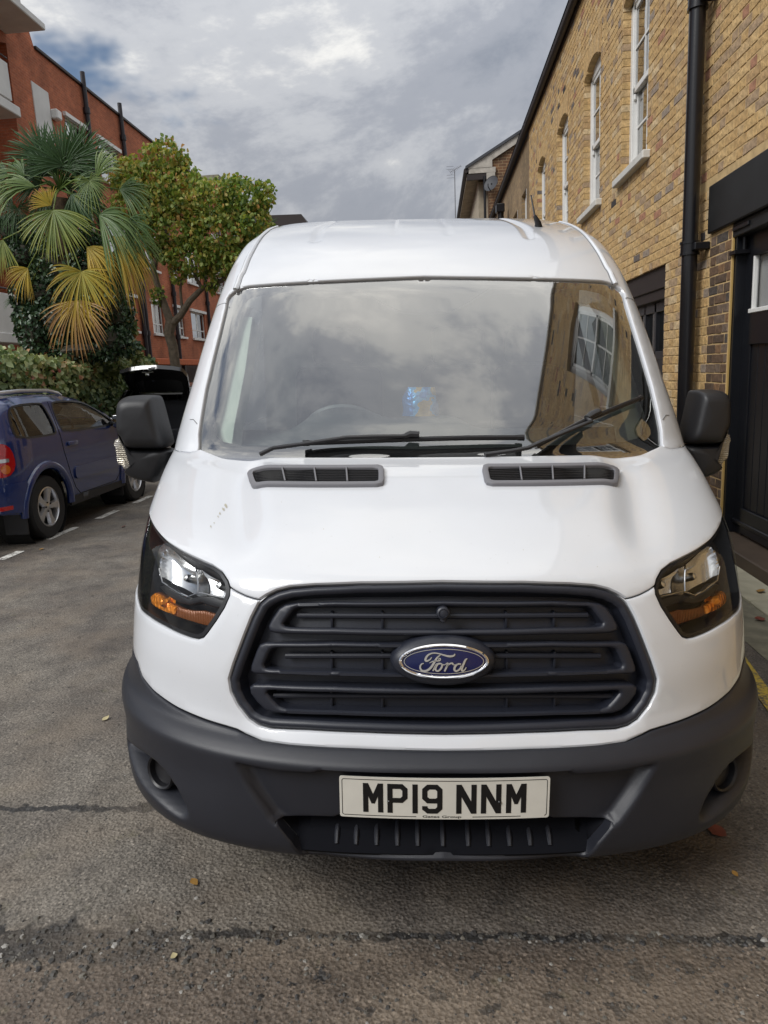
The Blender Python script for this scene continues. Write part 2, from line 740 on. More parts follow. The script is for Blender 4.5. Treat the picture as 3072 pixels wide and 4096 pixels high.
for i in range(NV):
    z, y0, xm, yc, p = [q[i] for q in PRM]
    X = xm * np.sin(ph) ** (2 / p)
    Y = yc - (yc - y0) * np.abs(np.cos(ph)) ** (2 / p)
    s = np.concatenate([[0], np.cumsum(np.hypot(np.diff(X), np.diff(Y)))])
    s /= s[-1]
    tt = np.linspace(0, 1, NT_)
    GRID[i, :NT_, 0] = np.interp(tt, s, X)
    GRID[i, :NT_, 1] = np.interp(tt, s, Y)
    ts = np.linspace(0, 1, NS + 1)[1:]
    GRID[i, NT_:, 0] = xm
    GRID[i, NT_:, 1] = yc + ts * (5.35 - yc)
    GRID[i, :, 2] = z
# 'a' coordinate of each column: metres-like along the front, then 1.35..2.70 down the side
AG = np.concatenate([np.linspace(0, AK, NT_), AK + np.linspace(0, AK, NS + 1)[1:]])


def v_of_z(z):
    return float(np.interp(z, PRM[0], VG))


def env(a, v):
    a, v = np.asarray(a, float), np.asarray(v, float)
    s = np.where(a < 0, -1.0, 1.0)
    a = np.clip(np.abs(a), 0, AG[-1] - 1e-6)
    v = np.clip(v, 0, VMAX - 1e-6)
    j = np.clip(np.searchsorted(AG, a, 'right') - 1, 0, len(AG) - 2)
    fj = (a - AG[j]) / (AG[j + 1] - AG[j])
    q = v / VG[1]
    i = np.clip(q.astype(int), 0, NV - 2)
    fi = q - i
    P = ((GRID[i, j].T * (1 - fi) * (1 - fj)) + (GRID[i + 1, j].T * fi * (1 - fj))
         + (GRID[i, j + 1].T * (1 - fi) * fj) + (GRID[i + 1, j + 1].T * fi * fj)).T
    P[:, 0] *= s
    return P


def env_n(a, v):
    e = 0.012
    da = env(np.asarray(a) + e, v) - env(np.asarray(a) - e, v)
    dv = env(a, np.asarray(v) + e) - env(a, np.asarray(v) - e)
    n = np.cross(da, dv)
    return n / np.maximum(np.linalg.norm(n, axis=1), 1e-12)[:, None]


def build_bvh(sg):
    st = 2
    I = list(range(0, NV, st))
    J = list(range(0, NT_ + 20, st))
    V = [(sg * GRID[i, j, 0], GRID[i, j, 1], GRID[i, j, 2]) for i in I for j in J]
    F, info = [], []
    w = len(J)
    for p in range(len(I) - 1):
        for q in range(w - 1):
            F.append((p * w + q, p * w + q + 1, (p + 1) * w + q + 1, (p + 1) * w + q))
            info.append((I[p], J[q], st))
    return BVHTree.FromPolygons(V, F), info


BVH_L, BVH_INFO = build_bvh(-1)
BVH_R, _ = build_bvh(1)


def to_av(x, y, sg=-1):
    """display pixel on the left half of the van -> (a, v), a >= 0"""
    BVH = BVH_L if sg < 0 else BVH_R
    d = Vector(px_dir(x, y, AX_V)).normalized()
    hit, n, idx, dist = BVH.ray_cast(Vector(CAM_V), d)
    if hit is None:
        best = None
        for k in range(40):
            p = Vector(CAM_V) + d * (1.6 + k * 0.06)
            h, n, ii, ds = BVH.find_nearest(p)
            if best is None or ds < best[0]:
                best = (ds, h, ii)
        _, hit, idx = best
    i, j, st = BVH_INFO[idx]
    a, v = (AG[j] + AG[min(j + st, len(AG) - 1)]) / 2, (VG[i] + VG[min(i + st, NV - 1)]) / 2
    h = np.array([sg * hit.x, hit.y, hit.z])
    for _ in range(6):
        P = env([a], [v])[0]
        e = 0.003
        da = (env([a + e], [v])[0] - env([a - e], [v])[0]) / (2 * e)
        dv = (env([a], [v + e])[0] - env([a], [v - e])[0]) / (2 * e)
        J = np.stack([da, dv], 1)
        q = np.linalg.lstsq(J, h - P, rcond=None)[0]
        a, v = max(0.0, a + float(np.clip(q[0], -.03, .03))), min(max(v + float(np.clip(q[1], -.03, .03)), 0), VMAX)
    return (a, v)


def trace(box_, w, pts):
    return [to_av(*crop(box_, w, *p)) for p in pts]


def mirror_chain(half):
    """half chain from the centre line round to the centre line -> closed symmetric polygon (CCW or CW)"""
    h = [(float(a), float(v)) for a, v in half]
    h[0] = (0.0, h[0][1])
    h[-1] = (0.0, h[-1][1])
    return h + [(-a, v) for a, v in reversed(h[1:-1])]


def ccw(poly):
    return list(poly) if area2(poly) > 0 else list(reversed(list(poly)))


def panel_geo(outline, holes=(), step=0.02, off=0.0, disp=None, thick=0.012, roll=0.005, es=None):
    es = es or step * 0.6
    out = resample(ccw(outline), es)
    hs = [list(reversed(resample(ccw(h), es))) for h in holes]
    cl = [ccw(outline)] + [ccw(h) for h in holes]
    P, F, loops = tri_region(out, hs, step, (roll * 0.4, roll) if roll else (), cl)
    a, v = P[:, 0], P[:, 1]
    N = env_n(a, v)
    o = np.full(len(P), float(off))
    if roll:
        d = np.min([dist_poly(l, P) for l in cl], 0)
        k = np.clip((roll - d) / roll, 0, 1)
        o -= roll * (1 - np.sqrt(np.maximum(0, 1 - k * k)))
    if disp is not None:
        o = o + disp(a, v)
    X = env(a, v) + N * o[:, None]
    V = [tuple(p) for p in X]
    F = [tuple(f) for f in F]
    if thick:
        for L in loops:
            b = len(V)
            n = len(L)
            V += [tuple(X[i]) for i in L]
            V += [tuple(X[i] - N[i] * thick) for i in L]
            F += [(b + i, b + n + i, b + n + (i + 1) % n, b + (i + 1) % n) for i in range(n)]
    return V, F


C1 = (450, 1950, 1550, 3050)
C2 = (900, 2250, 2700, 3050)
C3 = (450, 2600, 1750, 3600)
C8 = (760, 1100, 1400, 1900)
CS = (750, 800, 2750, 1950)

van = bpy.data.objects.new('white_van', None)
link(van)
van.matrix_world = VAN_M
van.empty_display_size = 0.2
tag(van, 'white panel van parked facing the camera with dark grey bumper and grille', 'van')


def vp(name, geo, mat, parent=None, sharp=35, smooth=True):
    return mk(name, geo[0], geo[1], mat, parent or van, smooth, sharp)


def vp2(name, geo, mat, parents=None, sharp=35):
    a = vp(name, geo, mat, parents[0] if parents else None, sharp)
    b = vp(name, flip_x(geo), mat, parents[1] if parents else None, sharp)
    return a, b


A_SIDE = 1.50                                                     # a: where the front panels end round the corner
# --- traced outlines (left half)
BW = trace(C3, 1659, [(1659, 511), (1250, 500), (900, 480), (760, 460), (680, 430), (630, 408), (580, 393), (480, 363), (330, 300),
                      (210, 215), (150, 140), (128, 70)])
BW[0] = (0.0, BW[0][1])
bw_end = (A_SIDE, BW[-1][1] + 0.035)
HL_BOT = trace(C1, 1659, [(705, 605), (703, 650), (672, 722), (622, 802), (572, 872), (545, 905), (512, 917), (470, 910), (400, 885),
                          (300, 835), (210, 780), (160, 738)])
HL_TOP = trace(C1, 1659, [(705, 605), (692, 560), (657, 503), (600, 462), (520, 427), (420, 380), (330, 324), (265, 255), (235, 205)])
hl_out = [(HL_BOT[-1][0] + 0.10, HL_BOT[-1][1] + 0.02), (HL_BOT[-1][0] + 0.17, HL_BOT[-1][1] + 0.12),
          (max(HL_TOP[-1][0] + 0.06, HL_BOT[-1][0] + 0.16), HL_TOP[-1][1] + 0.02)]
SEAM = trace(C1, 1659, [(705, 605), (740, 628), (800, 657), (850, 673), (885, 680)])
GO = trace(C2, 1659, [(785, 70), (500, 75), (330, 82), (240, 90), (190, 103), (150, 123), (122, 148), (95, 200), (60, 290), (30, 370),
                      (12, 430), (20, 480), (45, 530), (85, 580), (120, 603), (165, 615), (300, 622), (500, 632), (785, 640)])
GO[0] = (0.0, GO[0][1])
GO[-1] = (0.0, GO[-1][1])
G_TOP, G_REST = GO[:6], GO[5:]
REAR = trace(C8, 1659, [(1, 1838), (105, 1803), (220, 1850), (340, 1895), (400, 1903), (800, 1908), (1300, 1914), (1659, 1918)])
REAR_ = [(0.0, REAR[-1][1])] + [p for p in reversed(REAR)]

# --- bumper with recessed plate panel, lower tray and fog lamp pockets
POLY_PLATE = trace(C3, 1659, [(1640, 632), (1055, 617), (1020, 633), (830, 620), (620, 578), (700, 722), (800, 868), (850, 905),
                              (1120, 930), (1160, 920), (1640, 935)])
POLY_TRAY = trace(C3, 1659, [(1640, 905), (1160, 885), (1120, 900), (830, 886), (910, 985), (1000, 1066), (1080, 1080), (1640, 1090)])
for P_ in (POLY_PLATE, POLY_TRAY):
    P_[0] = (-0.02, P_[0][1])
    P_[-1] = (-0.02, P_[-1][1])
POLY_FOG = smooth_poly(trace(C3, 1659, [(70, 440), (130, 505), (205, 555), (285, 640), (345, 740), (388, 835), (365, 862), (320, 842),
                                        (230, 765), (150, 680), (95, 560)]), 1)
v_lip = POLY_TRAY[-1][1]
v_trt = POLY_TRAY[0][1]


def bumper_disp(a, v):
    q = np.stack([np.abs(a), v], 1)
    d = -0.034 * sstep(sdist(POLY_PLATE, q), -0.004, 0.016)
    d -= 0.075 * sstep(sdist(POLY_FOG, q), -0.006, 0.034)
    return d


def tray_disp(a, v):
    k = np.clip((v - v_lip) / (v_trt - v_lip), 0, 1)
    return -(0.012 + 0.15 * k)


half = [(0, 0.0), (0.5, 0.0), (1.0, 0.0), (A_SIDE, 0.0), bw_end] + list(reversed(BW))
tray_h = mirror_chain(POLY_TRAY)
bumper = vp('bumper', panel_geo(mirror_chain(half), [tray_h], 0.009, 0.0, bumper_disp, 0.03, 0.006), 'bumper_plastic', sharp=60)
tp_ = list(offset_poly(ccw(resample(tray_h, 0.03)), -0.006))
vp('bumper_tray', panel_geo(tp_, (), 0.02, 0.0, tray_disp, 0.0, 0.0), 'tray_shade_black', bumper, 60)
P_ = np.array(resample(ccw(tray_h), 0.02))
e_, n_e = env(P_[:, 0], P_[:, 1]), env_n(P_[:, 0], P_[:, 1])
vp('tray_wall', loft([[tuple(q) for q in e_ + n_e * -0.037], [tuple(q) for q in e_ + n_e * -0.19]], False, False), 'tray_shade_black', bumper, 60)

# --- white front below the bonnet
half = BW + [bw_end, (A_SIDE, hl_out[0][1])] + [hl_out[0]] + list(reversed(HL_BOT)) + SEAM[1:] + G_REST
half = [(p[0], p[1] + 0.002) if k < len(BW) else p for k, p in enumerate(half)]
fascia = vp('front_panel', panel_geo(mirror_chain(half), (), 0.02, 0.0, None, 0.03, 0.007), 'white_paint')


# --- bonnet
def bonnet_disp(a, v):
    P = env(a, v)
    x = np.abs(P[:, 0])
    k = sstep(P[:, 1], 0.16, 0.45) * (1 - 0.55 * sstep(P[:, 1], 0.70, 0.95))
    w = 0.50 + 0.10 * sstep(P[:, 1], 0.2, 0.8)
    return k * (0.016 * (1 - sstep(x, w - 0.06, w + 0.05)) - 0.012 * np.exp(-((x - w - 0.05) / 0.06) ** 2))


side_up = [(hl_out[2][0] + 0.0, hl_out[2][1] + 0.01), (A_SIDE, hl_out[2][1] + 0.04), (A_SIDE, REAR[0][1] - 0.03)]
half = [(a, v + 0.003) for a, v in G_TOP] + [(a, v + 0.003) for a, v in reversed(SEAM)] + HL_TOP[1:] + side_up + REAR
bonnet = vp('bonnet', panel_geo(mirror_chain(half), (), 0.02, 0.0, bonnet_disp, 0.03, 0.007), 'white_paint')

# --- windscreen, dark band, pillars and roof
GL = trace(C8, 1659, [(97, 1790), (92, 1650), (112, 1500), (165, 1180), (240, 870), (320, 550), (368, 350), (385, 240), (410, 200),
                      (470, 152), (560, 116), (620, 103), (1000, 75), (1659, 38)])
GL_TOPC = trace(CS, 1659, [(785, 252)])[0]
GL[-1] = (GL[-1][0], GL[-1][1])
glass_half = [(0, REAR[-1][1] - 0.03), (REAR[1][0] * 0.8, REAR[2][1] - 0.035), (GL[0][0] - 0.04, GL[0][1] - 0.045), (GL[0][0], GL[0][1] - 0.02)] + GL + [(0, GL_TOPC[1])]
g_poly = mirror_chain(glass_half)
windscreen = vp('windscreen', panel_geo(g_poly, (), 0.03, -0.012, None, 0.0, 0.0), 'windscreen_glass')
FR = trace(CS, 1659, [(785, 367), (705, 361), (640, 330), (570, 288), (400, 292), (260, 303), (205, 316), (185, 332), (160, 400), (122, 550),
                      (92, 680), (76, 740), (86, 775), (112, 795), (155, 803), (400, 811), (785, 816)])
vp('dark_glass_band', panel_geo(g_poly, [mirror_chain(FR)], 0.04, -0.017, None, 0.0, 0.0), 'frit_black', windscreen)
RIDGE = trace(C8, 1659, [(470, 150), (495, 90), (515, 20)]) + trace(CS, 1659, [(185, 240), (205, 185), (235, 135), (262, 108)])
rd = RIDGE[-1]
RIDGE += [(rd[0] + 0.03, rd[1] + 0.12), (rd[0] + 0.05, rd[1] + 0.4)]
GROOVE = trace(CS, 1659, [(413, 140), (418, 105), (440, 84)])
gr_a = GROOVE[0][0]
GR2 = trace(CS, 1659, [(690, 120), (690, 68)])


def roof_disp(a, v):
    q = np.stack([np.abs(a), v], 1)
    d = np.zeros(len(a))
    on = sstep(v, GROOVE[0][1] - 0.01, GROOVE[0][1] + 0.02)
    d -= 0.010 * on * sstep(np.abs(a) - gr_a, -0.040, -0.028) * (1 - sstep(np.abs(a) - gr_a, -0.002, 0.006))
    on2 = sstep(v, GR2[0][1] - 0.01, GR2[0][1] + 0.02)
    d -= 0.006 * on2 * np.exp(-((np.abs(a) - GR2[0][0]) / 0.010) ** 2)
    return d


v_belt = v_of_z(1.30)
half = [(0, GL_TOPC[1] + 0.003)] + [(a + 0.006, v) for a, v in reversed(GL[:-1])] + \
       [(REAR[1][0] + 0.012, REAR[1][1] - 0.012), (REAR[0][0], REAR[0][1] + 0.003), (A_SIDE, REAR[0][1] - 0.027), (2.69, REAR[0][1] - 0.027), (2.69, VMAX - 0.01), (0, VMAX - 0.01)]
DOORWIN = [(1.44, v_of_z(1.34)), (1.72, v_of_z(1.33)), (1.72, v_of_z(1.88)), (1.56, v_of_z(1.88)), (1.46, v_of_z(1.60))]
shell_poly = mirror_chain(half)
dw_r = DOORWIN
dw_l = [(-a, v) for a, v in DOORWIN]
shell = vp('roof_and_pillars', panel_geo(shell_poly, [dw_r, dw_l], 0.028, 0.0, roof_disp, 0.02, 0.005, es=0.03), 'white_paint')
wl_ = panel_geo(dw_r, (), 0.05, -0.008, None, 0, 0)
vp2('door_window', wl_, 'car_glass')
# lower flank with wheel arches
zb = v_of_z(0.36)


def arch(a0, r, n=14):
    """arch cut in (a, v): a0 centre; metres along the side per unit a"""
    k = (5.35 - 0.85) / AK
    return [(a0 - r / k * math.cos(math.pi * i / n), v_of_z(0.33 + r * math.sin(math.pi * i / n))) for i in range(n + 1)]


def a_of_y(y, yc=0.85):
    return AK + (y - yc) / (5.35 - yc) * AK


AX_F, AX_R = 1.10, 4.40
fl = [(A_SIDE + 0.004, REAR[0][1] - 0.030), (2.69, REAR[0][1] - 0.030), (2.69, zb)] + list(reversed([p for p in arch(a_of_y(AX_R), 0.42) if p[1] >= zb])) + \
     [p for p in list(reversed(arch(a_of_y(AX_F), 0.42))) if p[1] >= zb and p[0] > A_SIDE + 0.006] + [(A_SIDE + 0.004, v_of_z(0.73))]
fl_geo = panel_geo(fl, (), 0.05, 0.0, None, 0.02, 0.004)
vp2('side_panel', fl_geo, 'white_paint')
# black backing shell behind the gaps, rear end
back = [(0, v_of_z(.34)), (1.47, v_of_z(.34)), (1.47, v_of_z(1.2)), (0, v_of_z(1.2))]
gi = [i for i in range(0, NV, 8)]
jj = list(range(0, NT_, 8))
zlim = v_of_z(1.23)
rr = [[tuple(env([a], [v])[0] - env_n([a], [v])[0] * (0.30 if v < v_trt + 0.06 else 0.16)) for a in np.linspace(-1.40, 1.40, 60)] for v in np.linspace(0.03, zlim - 0.06, 24)]
vp('inner_shell', loft(rr, False, False, closed=False), 'dark_void')
rr = [[tuple(env([s * 2.69], [v])[0]) for s in (-1, 1)] for v in np.linspace(zb, VMAX - 0.02, 30)]
vp('rear_panel', loft(rr, False, False, closed=False), 'white_paint')
vp('underbody', bx(-0.85, 0.85, 0.35, 5.2, 0.30, 0.40, 0.01), 'dark_void')


def on_env(pts, off, sg=-1):
    """display pixels -> points standing off the van's surface"""
    out = []
    for p in pts:
        a, v = to_av(*p, sg=sg)
        q = env([sg * a], [v])[0] + env_n([sg * a], [v])[0] * off
        out.append(tuple(q))
    return out


def ribbon(path, w, closed=False):
    """2D stroke of width w (or list of widths) -> list of quads (a, b) as one point list and faces"""
    P = [np.array(p, float) for p in path]
    n = len(P)
    ws = w if isinstance(w, (list, tuple)) else [w] * n
    L, Rr = [], []
    for i in range(n):
        a = P[i - 1] if (i > 0 or closed) else P[i]
        b = P[(i + 1) % n] if (i < n - 1 or closed) else P[i]
        d0 = P[i] - a
        d1 = b - P[i]
        if np.linalg.norm(d0) < 1e-9:
            d0 = d1
        if np.linalg.norm(d1) < 1e-9:
            d1 = d0
        d0 /= np.linalg.norm(d0)
        d1 /= np.linalg.norm(d1)
        t = d0 + d1
        t /= max(np.linalg.norm(t), 1e-9)
        nn = np.array([-t[1], t[0]])
        k = 1 / max(0.5, float(np.array([-d0[1], d0[0]]) @ nn))
        L.append(P[i] + nn * ws[i] / 2 * k)
        Rr.append(P[i] - nn * ws[i] / 2 * k)
    return L, Rr


def ribbon_solid(path, w, d0, d1, fr, closed=False):
    L, Rr = ribbon(path, w, closed)
    rings = [[fr(*l, d0), fr(*r, d0), fr(*r, d1), fr(*l, d1)] for l, r in zip(L, Rr)]
    if closed:
        rings.append(rings[0])
    return loft(rings, not closed, not closed)


# --- grille
grille = vp('grille', panel_geo(mirror_chain([(max(0, a), v) for a, v in GO]), (), 0.06, -0.052, None, 0, 0), 'grille_plastic')
g_in = offset_poly(ccw(resample(mirror_chain(GO), 0.03)), 0.024)
g_out = offset_poly(ccw(resample(mirror_chain(GO), 0.03)), 0.002)
vp('grille_frame', panel_geo(list(g_out), [list(g_in)], 0.012, -0.002, None, 0.055, 0.010), 'grille_plastic', grille, 50)
LOOPS = [([(785, 137), (400, 140), (260, 145), (215, 152), (190, 168), (165, 205), (150, 235), (155, 255), (180, 263), (400, 268), (785, 272)],
          [(785, 158), (400, 160), (262, 164), (245, 172), (225, 198), (206, 226), (212, 236), (232, 240), (400, 243), (785, 249)]),
         ([(785, 299), (400, 297), (140, 297), (118, 305), (105, 330), (86, 385), (85, 405), (100, 416), (250, 420), (500, 428), (785, 432)],
          [(785, 318), (400, 317), (180, 318), (160, 324), (148, 345), (133, 382), (138, 395), (155, 398), (400, 407), (785, 415)]),
         ([(785, 473), (400, 465), (150, 457), (95, 456), (80, 466), (84, 490), (110, 525), (140, 552), (175, 564), (400, 572), (785, 580)],
          [(785, 494), (400, 488), (175, 479), (150, 480), (145, 490), (165, 515), (190, 540), (215, 549), (400, 556), (785, 563)])]
for k, (o_, i_) in enumerate(LOOPS):
    po, pi_ = mirror_chain(trace(C2, 1659, o_)), mirror_chain(trace(C2, 1659, i_))
    vp('grille_loop', panel_geo(po, [pi_], 0.010, -0.010, None, 0.045, 0.0075), 'grille_plastic', grille, 50)
    y_ = (197, 356, 512)[k]
    tr = trace(C2, 1659, [(785, y_), (500, y_ - 1), (250 - k * 45, y_ - 2)])
    aa = [-tr[2][0], -tr[1][0], 0, tr[1][0], tr[2][0]]
    vv = [tr[2][1], tr[1][1], tr[0][1], tr[1][1], tr[2][1]]
    pth = env(aa, vv) - env_n(aa, vv) * 0.035
    vp('grille_bar', tube(pth, 0.007, 8), 'grille_plastic', grille)
    for xs in (575, 378, 1010, 1195):
        q = to_av(*crop(C2, 1659, xs if xs < 785 else 1570 - xs, y_ + 20))
        s_ = -1 if xs < 785 else 1
        p_ = env([s_ * q[0]], [q[1]])[0] - env_n([s_ * q[0]], [q[1]])[0] * 0.05
        vp('grille_strut', box(p_, (0.006, 0.02, 0.05), 0.001), 'grille_plastic', grille)
# small round cap above the badge
cq = env([0], [to_av(*crop(C2, 1659, 787, 186))[1]])[0]
gup = Vector((0, 0.24, 0.97)).normalized()
gn = Vector((0, -0.97, 0.24)).normalized()
gx = Vector((1, 0, 0))


def frame_at(c, n, up):
    n = Vector(n).normalized()
    x = Vector(up).cross(n).normalized()
    u = n.cross(x)
    return Matrix((( x.x, u.x, n.x, c[0]), (x.y, u.y, n.y, c[1]), (x.z, u.z, n.z, c[2]), (0, 0, 0, 1)))


Mc = frame_at(cq, gn, gup)
cap = lathe([(0.0, 0.012), (0.011, 0.012), (0.0155, 0.009), (0.017, 0.003), (0.017, -0.03)], 24, Mc)
tip = xf(box((0, -0.017, 0.0), (0.014, 0.014, 0.01), 0.004, M=Matrix.Rotation(R(45), 3, 'Z')), Mc)
ringc = lathe([(0.0095, 0.0125), (0.0105, 0.0145), (0.0115, 0.0125)], 24, Mc)
vp('camera_cap', join([cap, tip, ringc]), 'grille_plastic', grille)

# --- badge
vb = to_av(*crop(C2, 1659, 792, 362))[1]
cb = env([0], [vb])[0]
Mb = frame_at(Vector(cb) + gn * 0.006, gn, gup)


def ellipse_ring(prof, ax, ay, n=72):
    """prof: list of (inset, height)"""
    rings = [[((ax - i) * math.cos(2 * math.pi * j / n), (ay - i) * math.sin(2 * math.pi * j / n), h) for j in range(n)] for i, h in prof]
    return loft(rings, False, False)


bax, bay = 0.111, 0.0435
base_ = ellipse_ring([(-0.022, -0.035), (-0.018, -0.012), (-0.010, -0.002), (-0.001, 0.003), (0.002, 0.002)], bax, bay)
badge = vp('badge', xf(base_, Mb), 'grille_plastic')
vp('chrome_rim', xf(ellipse_ring([(0.0, 0.0), (0.0005, 0.006), (0.004, 0.0095), (0.0075, 0.007), (0.009, 0.003)], bax, bay), Mb), 'chrome', badge)
n_ = 72
rings = [[((bax - 0.006) * s * math.cos(2 * math.pi * j / n_), (bay - 0.006) * s * math.sin(2 * math.pi * j / n_), 0.0035 + 0.004 * (1 - s * s)) for j in range(n_)] for s in (1, .8, .6, .4, .2, .01)]
vp('blue_oval', xf(loft(rings, False, True), Mb), 'badge_blue', badge)
vp('silver_line', xf(ellipse_ring([(0.0125, 0.004), (0.0127, 0.0062), (0.0142, 0.0062), (0.0145, 0.004)], bax, bay), Mb), 'satin_silver', badge)
SC = 1.53e-4
STROKES = [([(1008, 325), (1000, 350), (960, 366), (900, 366), (840, 350), (770, 328), (700, 313), (640, 315), (585, 338), (548, 378), (532, 420), (540, 440), (575, 438), (610, 415), (636, 380)], [10, 22, 30, 32, 26, 20, 18, 20, 26, 34, 34, 30, 22, 18, 10]),
           ([(780, 340), (745, 365), (712, 400), (685, 445), (655, 500), (615, 555), (565, 592), (515, 605), (470, 592), (448, 558), (450, 515), (478, 483), (508, 478)], [8, 18, 28, 34, 36, 36, 34, 30, 30, 28, 24, 18, 10]),
           ([(598, 474), (635, 452), (680, 440), (730, 440), (765, 436), (778, 412), (765, 395), (745, 405), (750, 430)], [8, 14, 18, 18, 18, 16, 14, 12, 10]),
           ([(712, 480), (690, 525), (668, 570), (652, 600)], [10, 22, 24, 18]),
           ([(800, 492), (765, 478), (728, 490), (700, 530), (692, 575), (712, 603), (748, 597), (782, 562), (802, 520), (800, 492), (830, 506), (868, 486), (892, 470)], [20, 24, 30, 34, 30, 24, 26, 30, 30, 18, 12, 14, 20]),
           ([(905, 472), (885, 510), (862, 560), (838, 606)], [18, 30, 30, 22]),
           ([(872, 540), (900, 500), (940, 476), (972, 478), (976, 500)], [12, 20, 24, 26, 22]),
           ([(976, 505), (1010, 500), (1050, 486)], [10, 10, 10]),
           ([(1105, 492), (1065, 484), (1025, 505), (998, 545), (995, 585), (1020, 605), (1060, 592), (1098, 552), (1112, 515)], [18, 22, 30, 34, 32, 26, 26, 28, 20]),
           ([(1205, 402), (1175, 420), (1148, 480), (1120, 545), (1112, 590), (1135, 602), (1165, 580), (1188, 540)], [8, 26, 32, 34, 32, 24, 16, 10])]
lets = []
for path, ws in STROKES:
    P = smooth_poly([((x - 830) * SC, (452 - y) * SC) for x, y in path], 1, False)
    W = np.interp(np.linspace(0, 1, len(P)), np.linspace(0, 1, len(ws)), ws) * SC
    lets.append(xf(ribbon_solid(P, list(W), 0.005, 0.0092, lambda a, b, d: (a, b, d)), Mb))
vp('badge_lettering', join(lets), 'satin_silver', badge, 30)

# --- headlamps
HL = HL_TOP + [hl_out[2], hl_out[1], hl_out[0]] + list(reversed(HL_BOT[1:]))
HLi = offset_poly(ccw(resample(HL, 0.02)), 0.003)
hl_geo = panel_geo([(-a, v) for a, v in HLi], (), 0.025, -0.003, None, 0.0, 0.0)
hm = vp('headlamp', panel_geo([(-a, v) for a, v in HLi], (), 0.03, -0.105, None, 0, 0), 'black_plastic')
hm2 = mk('headlamp', *flip_x(panel_geo([(-a, v) for a, v in HLi], (), 0.03, -0.105, None, 0, 0)), 'black_plastic', van)
HH = (hm, hm2)
LN = [(-a, v) for a, v in HLi]


def wall_geo(poly, o0, o1):
    P = np.array(resample(ccw(poly), 0.02))
    e, n = env(P[:, 0], P[:, 1]), env_n(P[:, 0], P[:, 1])
    return loft([[tuple(q) for q in e + n * o0], [tuple(q) for q in e + n * o1]], False, False)


vp2('lens', hl_geo, 'lens_clear', HH)
rim_in = offset_poly(ccw(resample(LN, 0.02)), 0.010)
vp2('black_rim', panel_geo(LN, [list(rim_in)], 0.02, -0.006, None, 0.0, 0.0), 'black_plastic', HH)
vp2('housing_wall', wall_geo(LN, -0.006, -0.105), 'black_plastic', HH)


def hl_trace(pts):
    return [(-a, v) for a, v in trace(C1, 1659, pts)]


def bowl(center, rad, depth):
    ca, cv = center

    def f(a, v):
        d = np.hypot((a - ca) / rad[0], (v - cv) / rad[1])
        return -depth * np.sqrt(np.maximum(0, 1 - np.minimum(d, 1) ** 2))
    return f


R1 = hl_trace([(205, 420), (225, 345), (262, 305), (300, 320), (365, 365), (466, 420), (466, 628), (440, 640), (402, 655), (350, 632), (242, 566), (215, 510)])
R2 = hl_trace([(472, 424), (560, 468), (630, 505), (660, 550), (668, 600), (652, 662), (560, 645), (492, 630), (472, 628)])
c1 = hl_trace([(345, 520)])[0]
c2 = hl_trace([(560, 560)])[0]
vp2('reflector', panel_geo(R1, (), 0.008, -0.032, bowl(c1, (0.12, 0.11), 0.060), 0.012, 0), 'reflector', HH)
vp2('reflector', panel_geo(R2, (), 0.008, -0.032, bowl(c2, (0.09, 0.095), 0.055), 0.012, 0), 'reflector', HH)


def env_path(P, off):
    a, v = np.array([p[0] for p in P]), np.array([p[1] for p in P])
    return [tuple(q) for q in env(a, v) + env_n(a, v) * off]


edge = hl_trace([(222, 480), (242, 566), (350, 632), (402, 655), (440, 640), (490, 629), (560, 645), (646, 662)])
vp2('chrome_edge', tube(env_path(edge, -0.030), 0.0022, 6), 'chrome', HH)
vp2('chrome_divider', tube(env_path(hl_trace([(468, 438), (470, 540), (470, 628)]), -0.028), 0.0025, 6), 'chrome', HH)
BND = hl_trace([(205, 590), (240, 580), (350, 646), (402, 668), (440, 653), (490, 643), (560, 658), (648, 676), (640, 735), (540, 715), (470, 690), (400, 705), (330, 690), (260, 650)])
vp2('black_trim', panel_geo(BND, (), 0.02, -0.036, None, 0.02, 0.006), 'black_plastic', HH)
AMB = hl_trace([(140, 650), (170, 622), (205, 640), (262, 690), (330, 724), (400, 738), (470, 738), (560, 765), (572, 792), (535, 846), (470, 836), (400, 815), (300, 783), (200, 742), (148, 706)])
vp2('indicator', panel_geo(AMB, (), 0.012, -0.050, None, 0.01, 0.004), 'amber_dark', HH)
AMC = hl_trace([(145, 655), (170, 628), (205, 646), (258, 692), (300, 716), (290, 768), (200, 735), (152, 702)])
vp2('indicator_lens', panel_geo(AMC, (), 0.012, -0.040, None, 0.01, 0.006), 'amber', HH)
ic = hl_trace([(240, 690)])[0]
ib = Vector(env([ic[0]], [ic[1]])[0] + env_n([ic[0]], [ic[1]])[0] * -0.045)
Mi = frame_at(ib, env_n([ic[0]], [ic[1]])[0], (0, 0, 1))
vp2('indicator_bulb', lathe([(0.0, 0.022), (0.010, 0.019), (0.014, 0.008), (0.014, -0.012), (0.026, -0.014)], 16, Mi), 'amber', HH)
for cc in (c1, c2):
    pb = Vector(env([cc[0]], [cc[1]])[0] + env_n([cc[0]], [cc[1]])[0] * -0.085)
    Mi = frame_at(pb, env_n([cc[0]], [cc[1]])[0], (0, 0, 1))
    vp2('bulb_shield', lathe([(0.0, 0.034), (0.009, 0.031), (0.012, 0.02), (0.012, -0.02)], 16, Mi), 'satin_silver', HH)
AM2 = hl_trace([(545, 790), (575, 770), (580, 785), (540, 838), (520, 845)])
vp2('indicator_end', panel_geo(AM2, (), 0.012, -0.06, None, 0.01, 0.002), 'amber', HH)

# --- number plate
PZ, PYV, BOW = 0.500, -0.006, 0.16


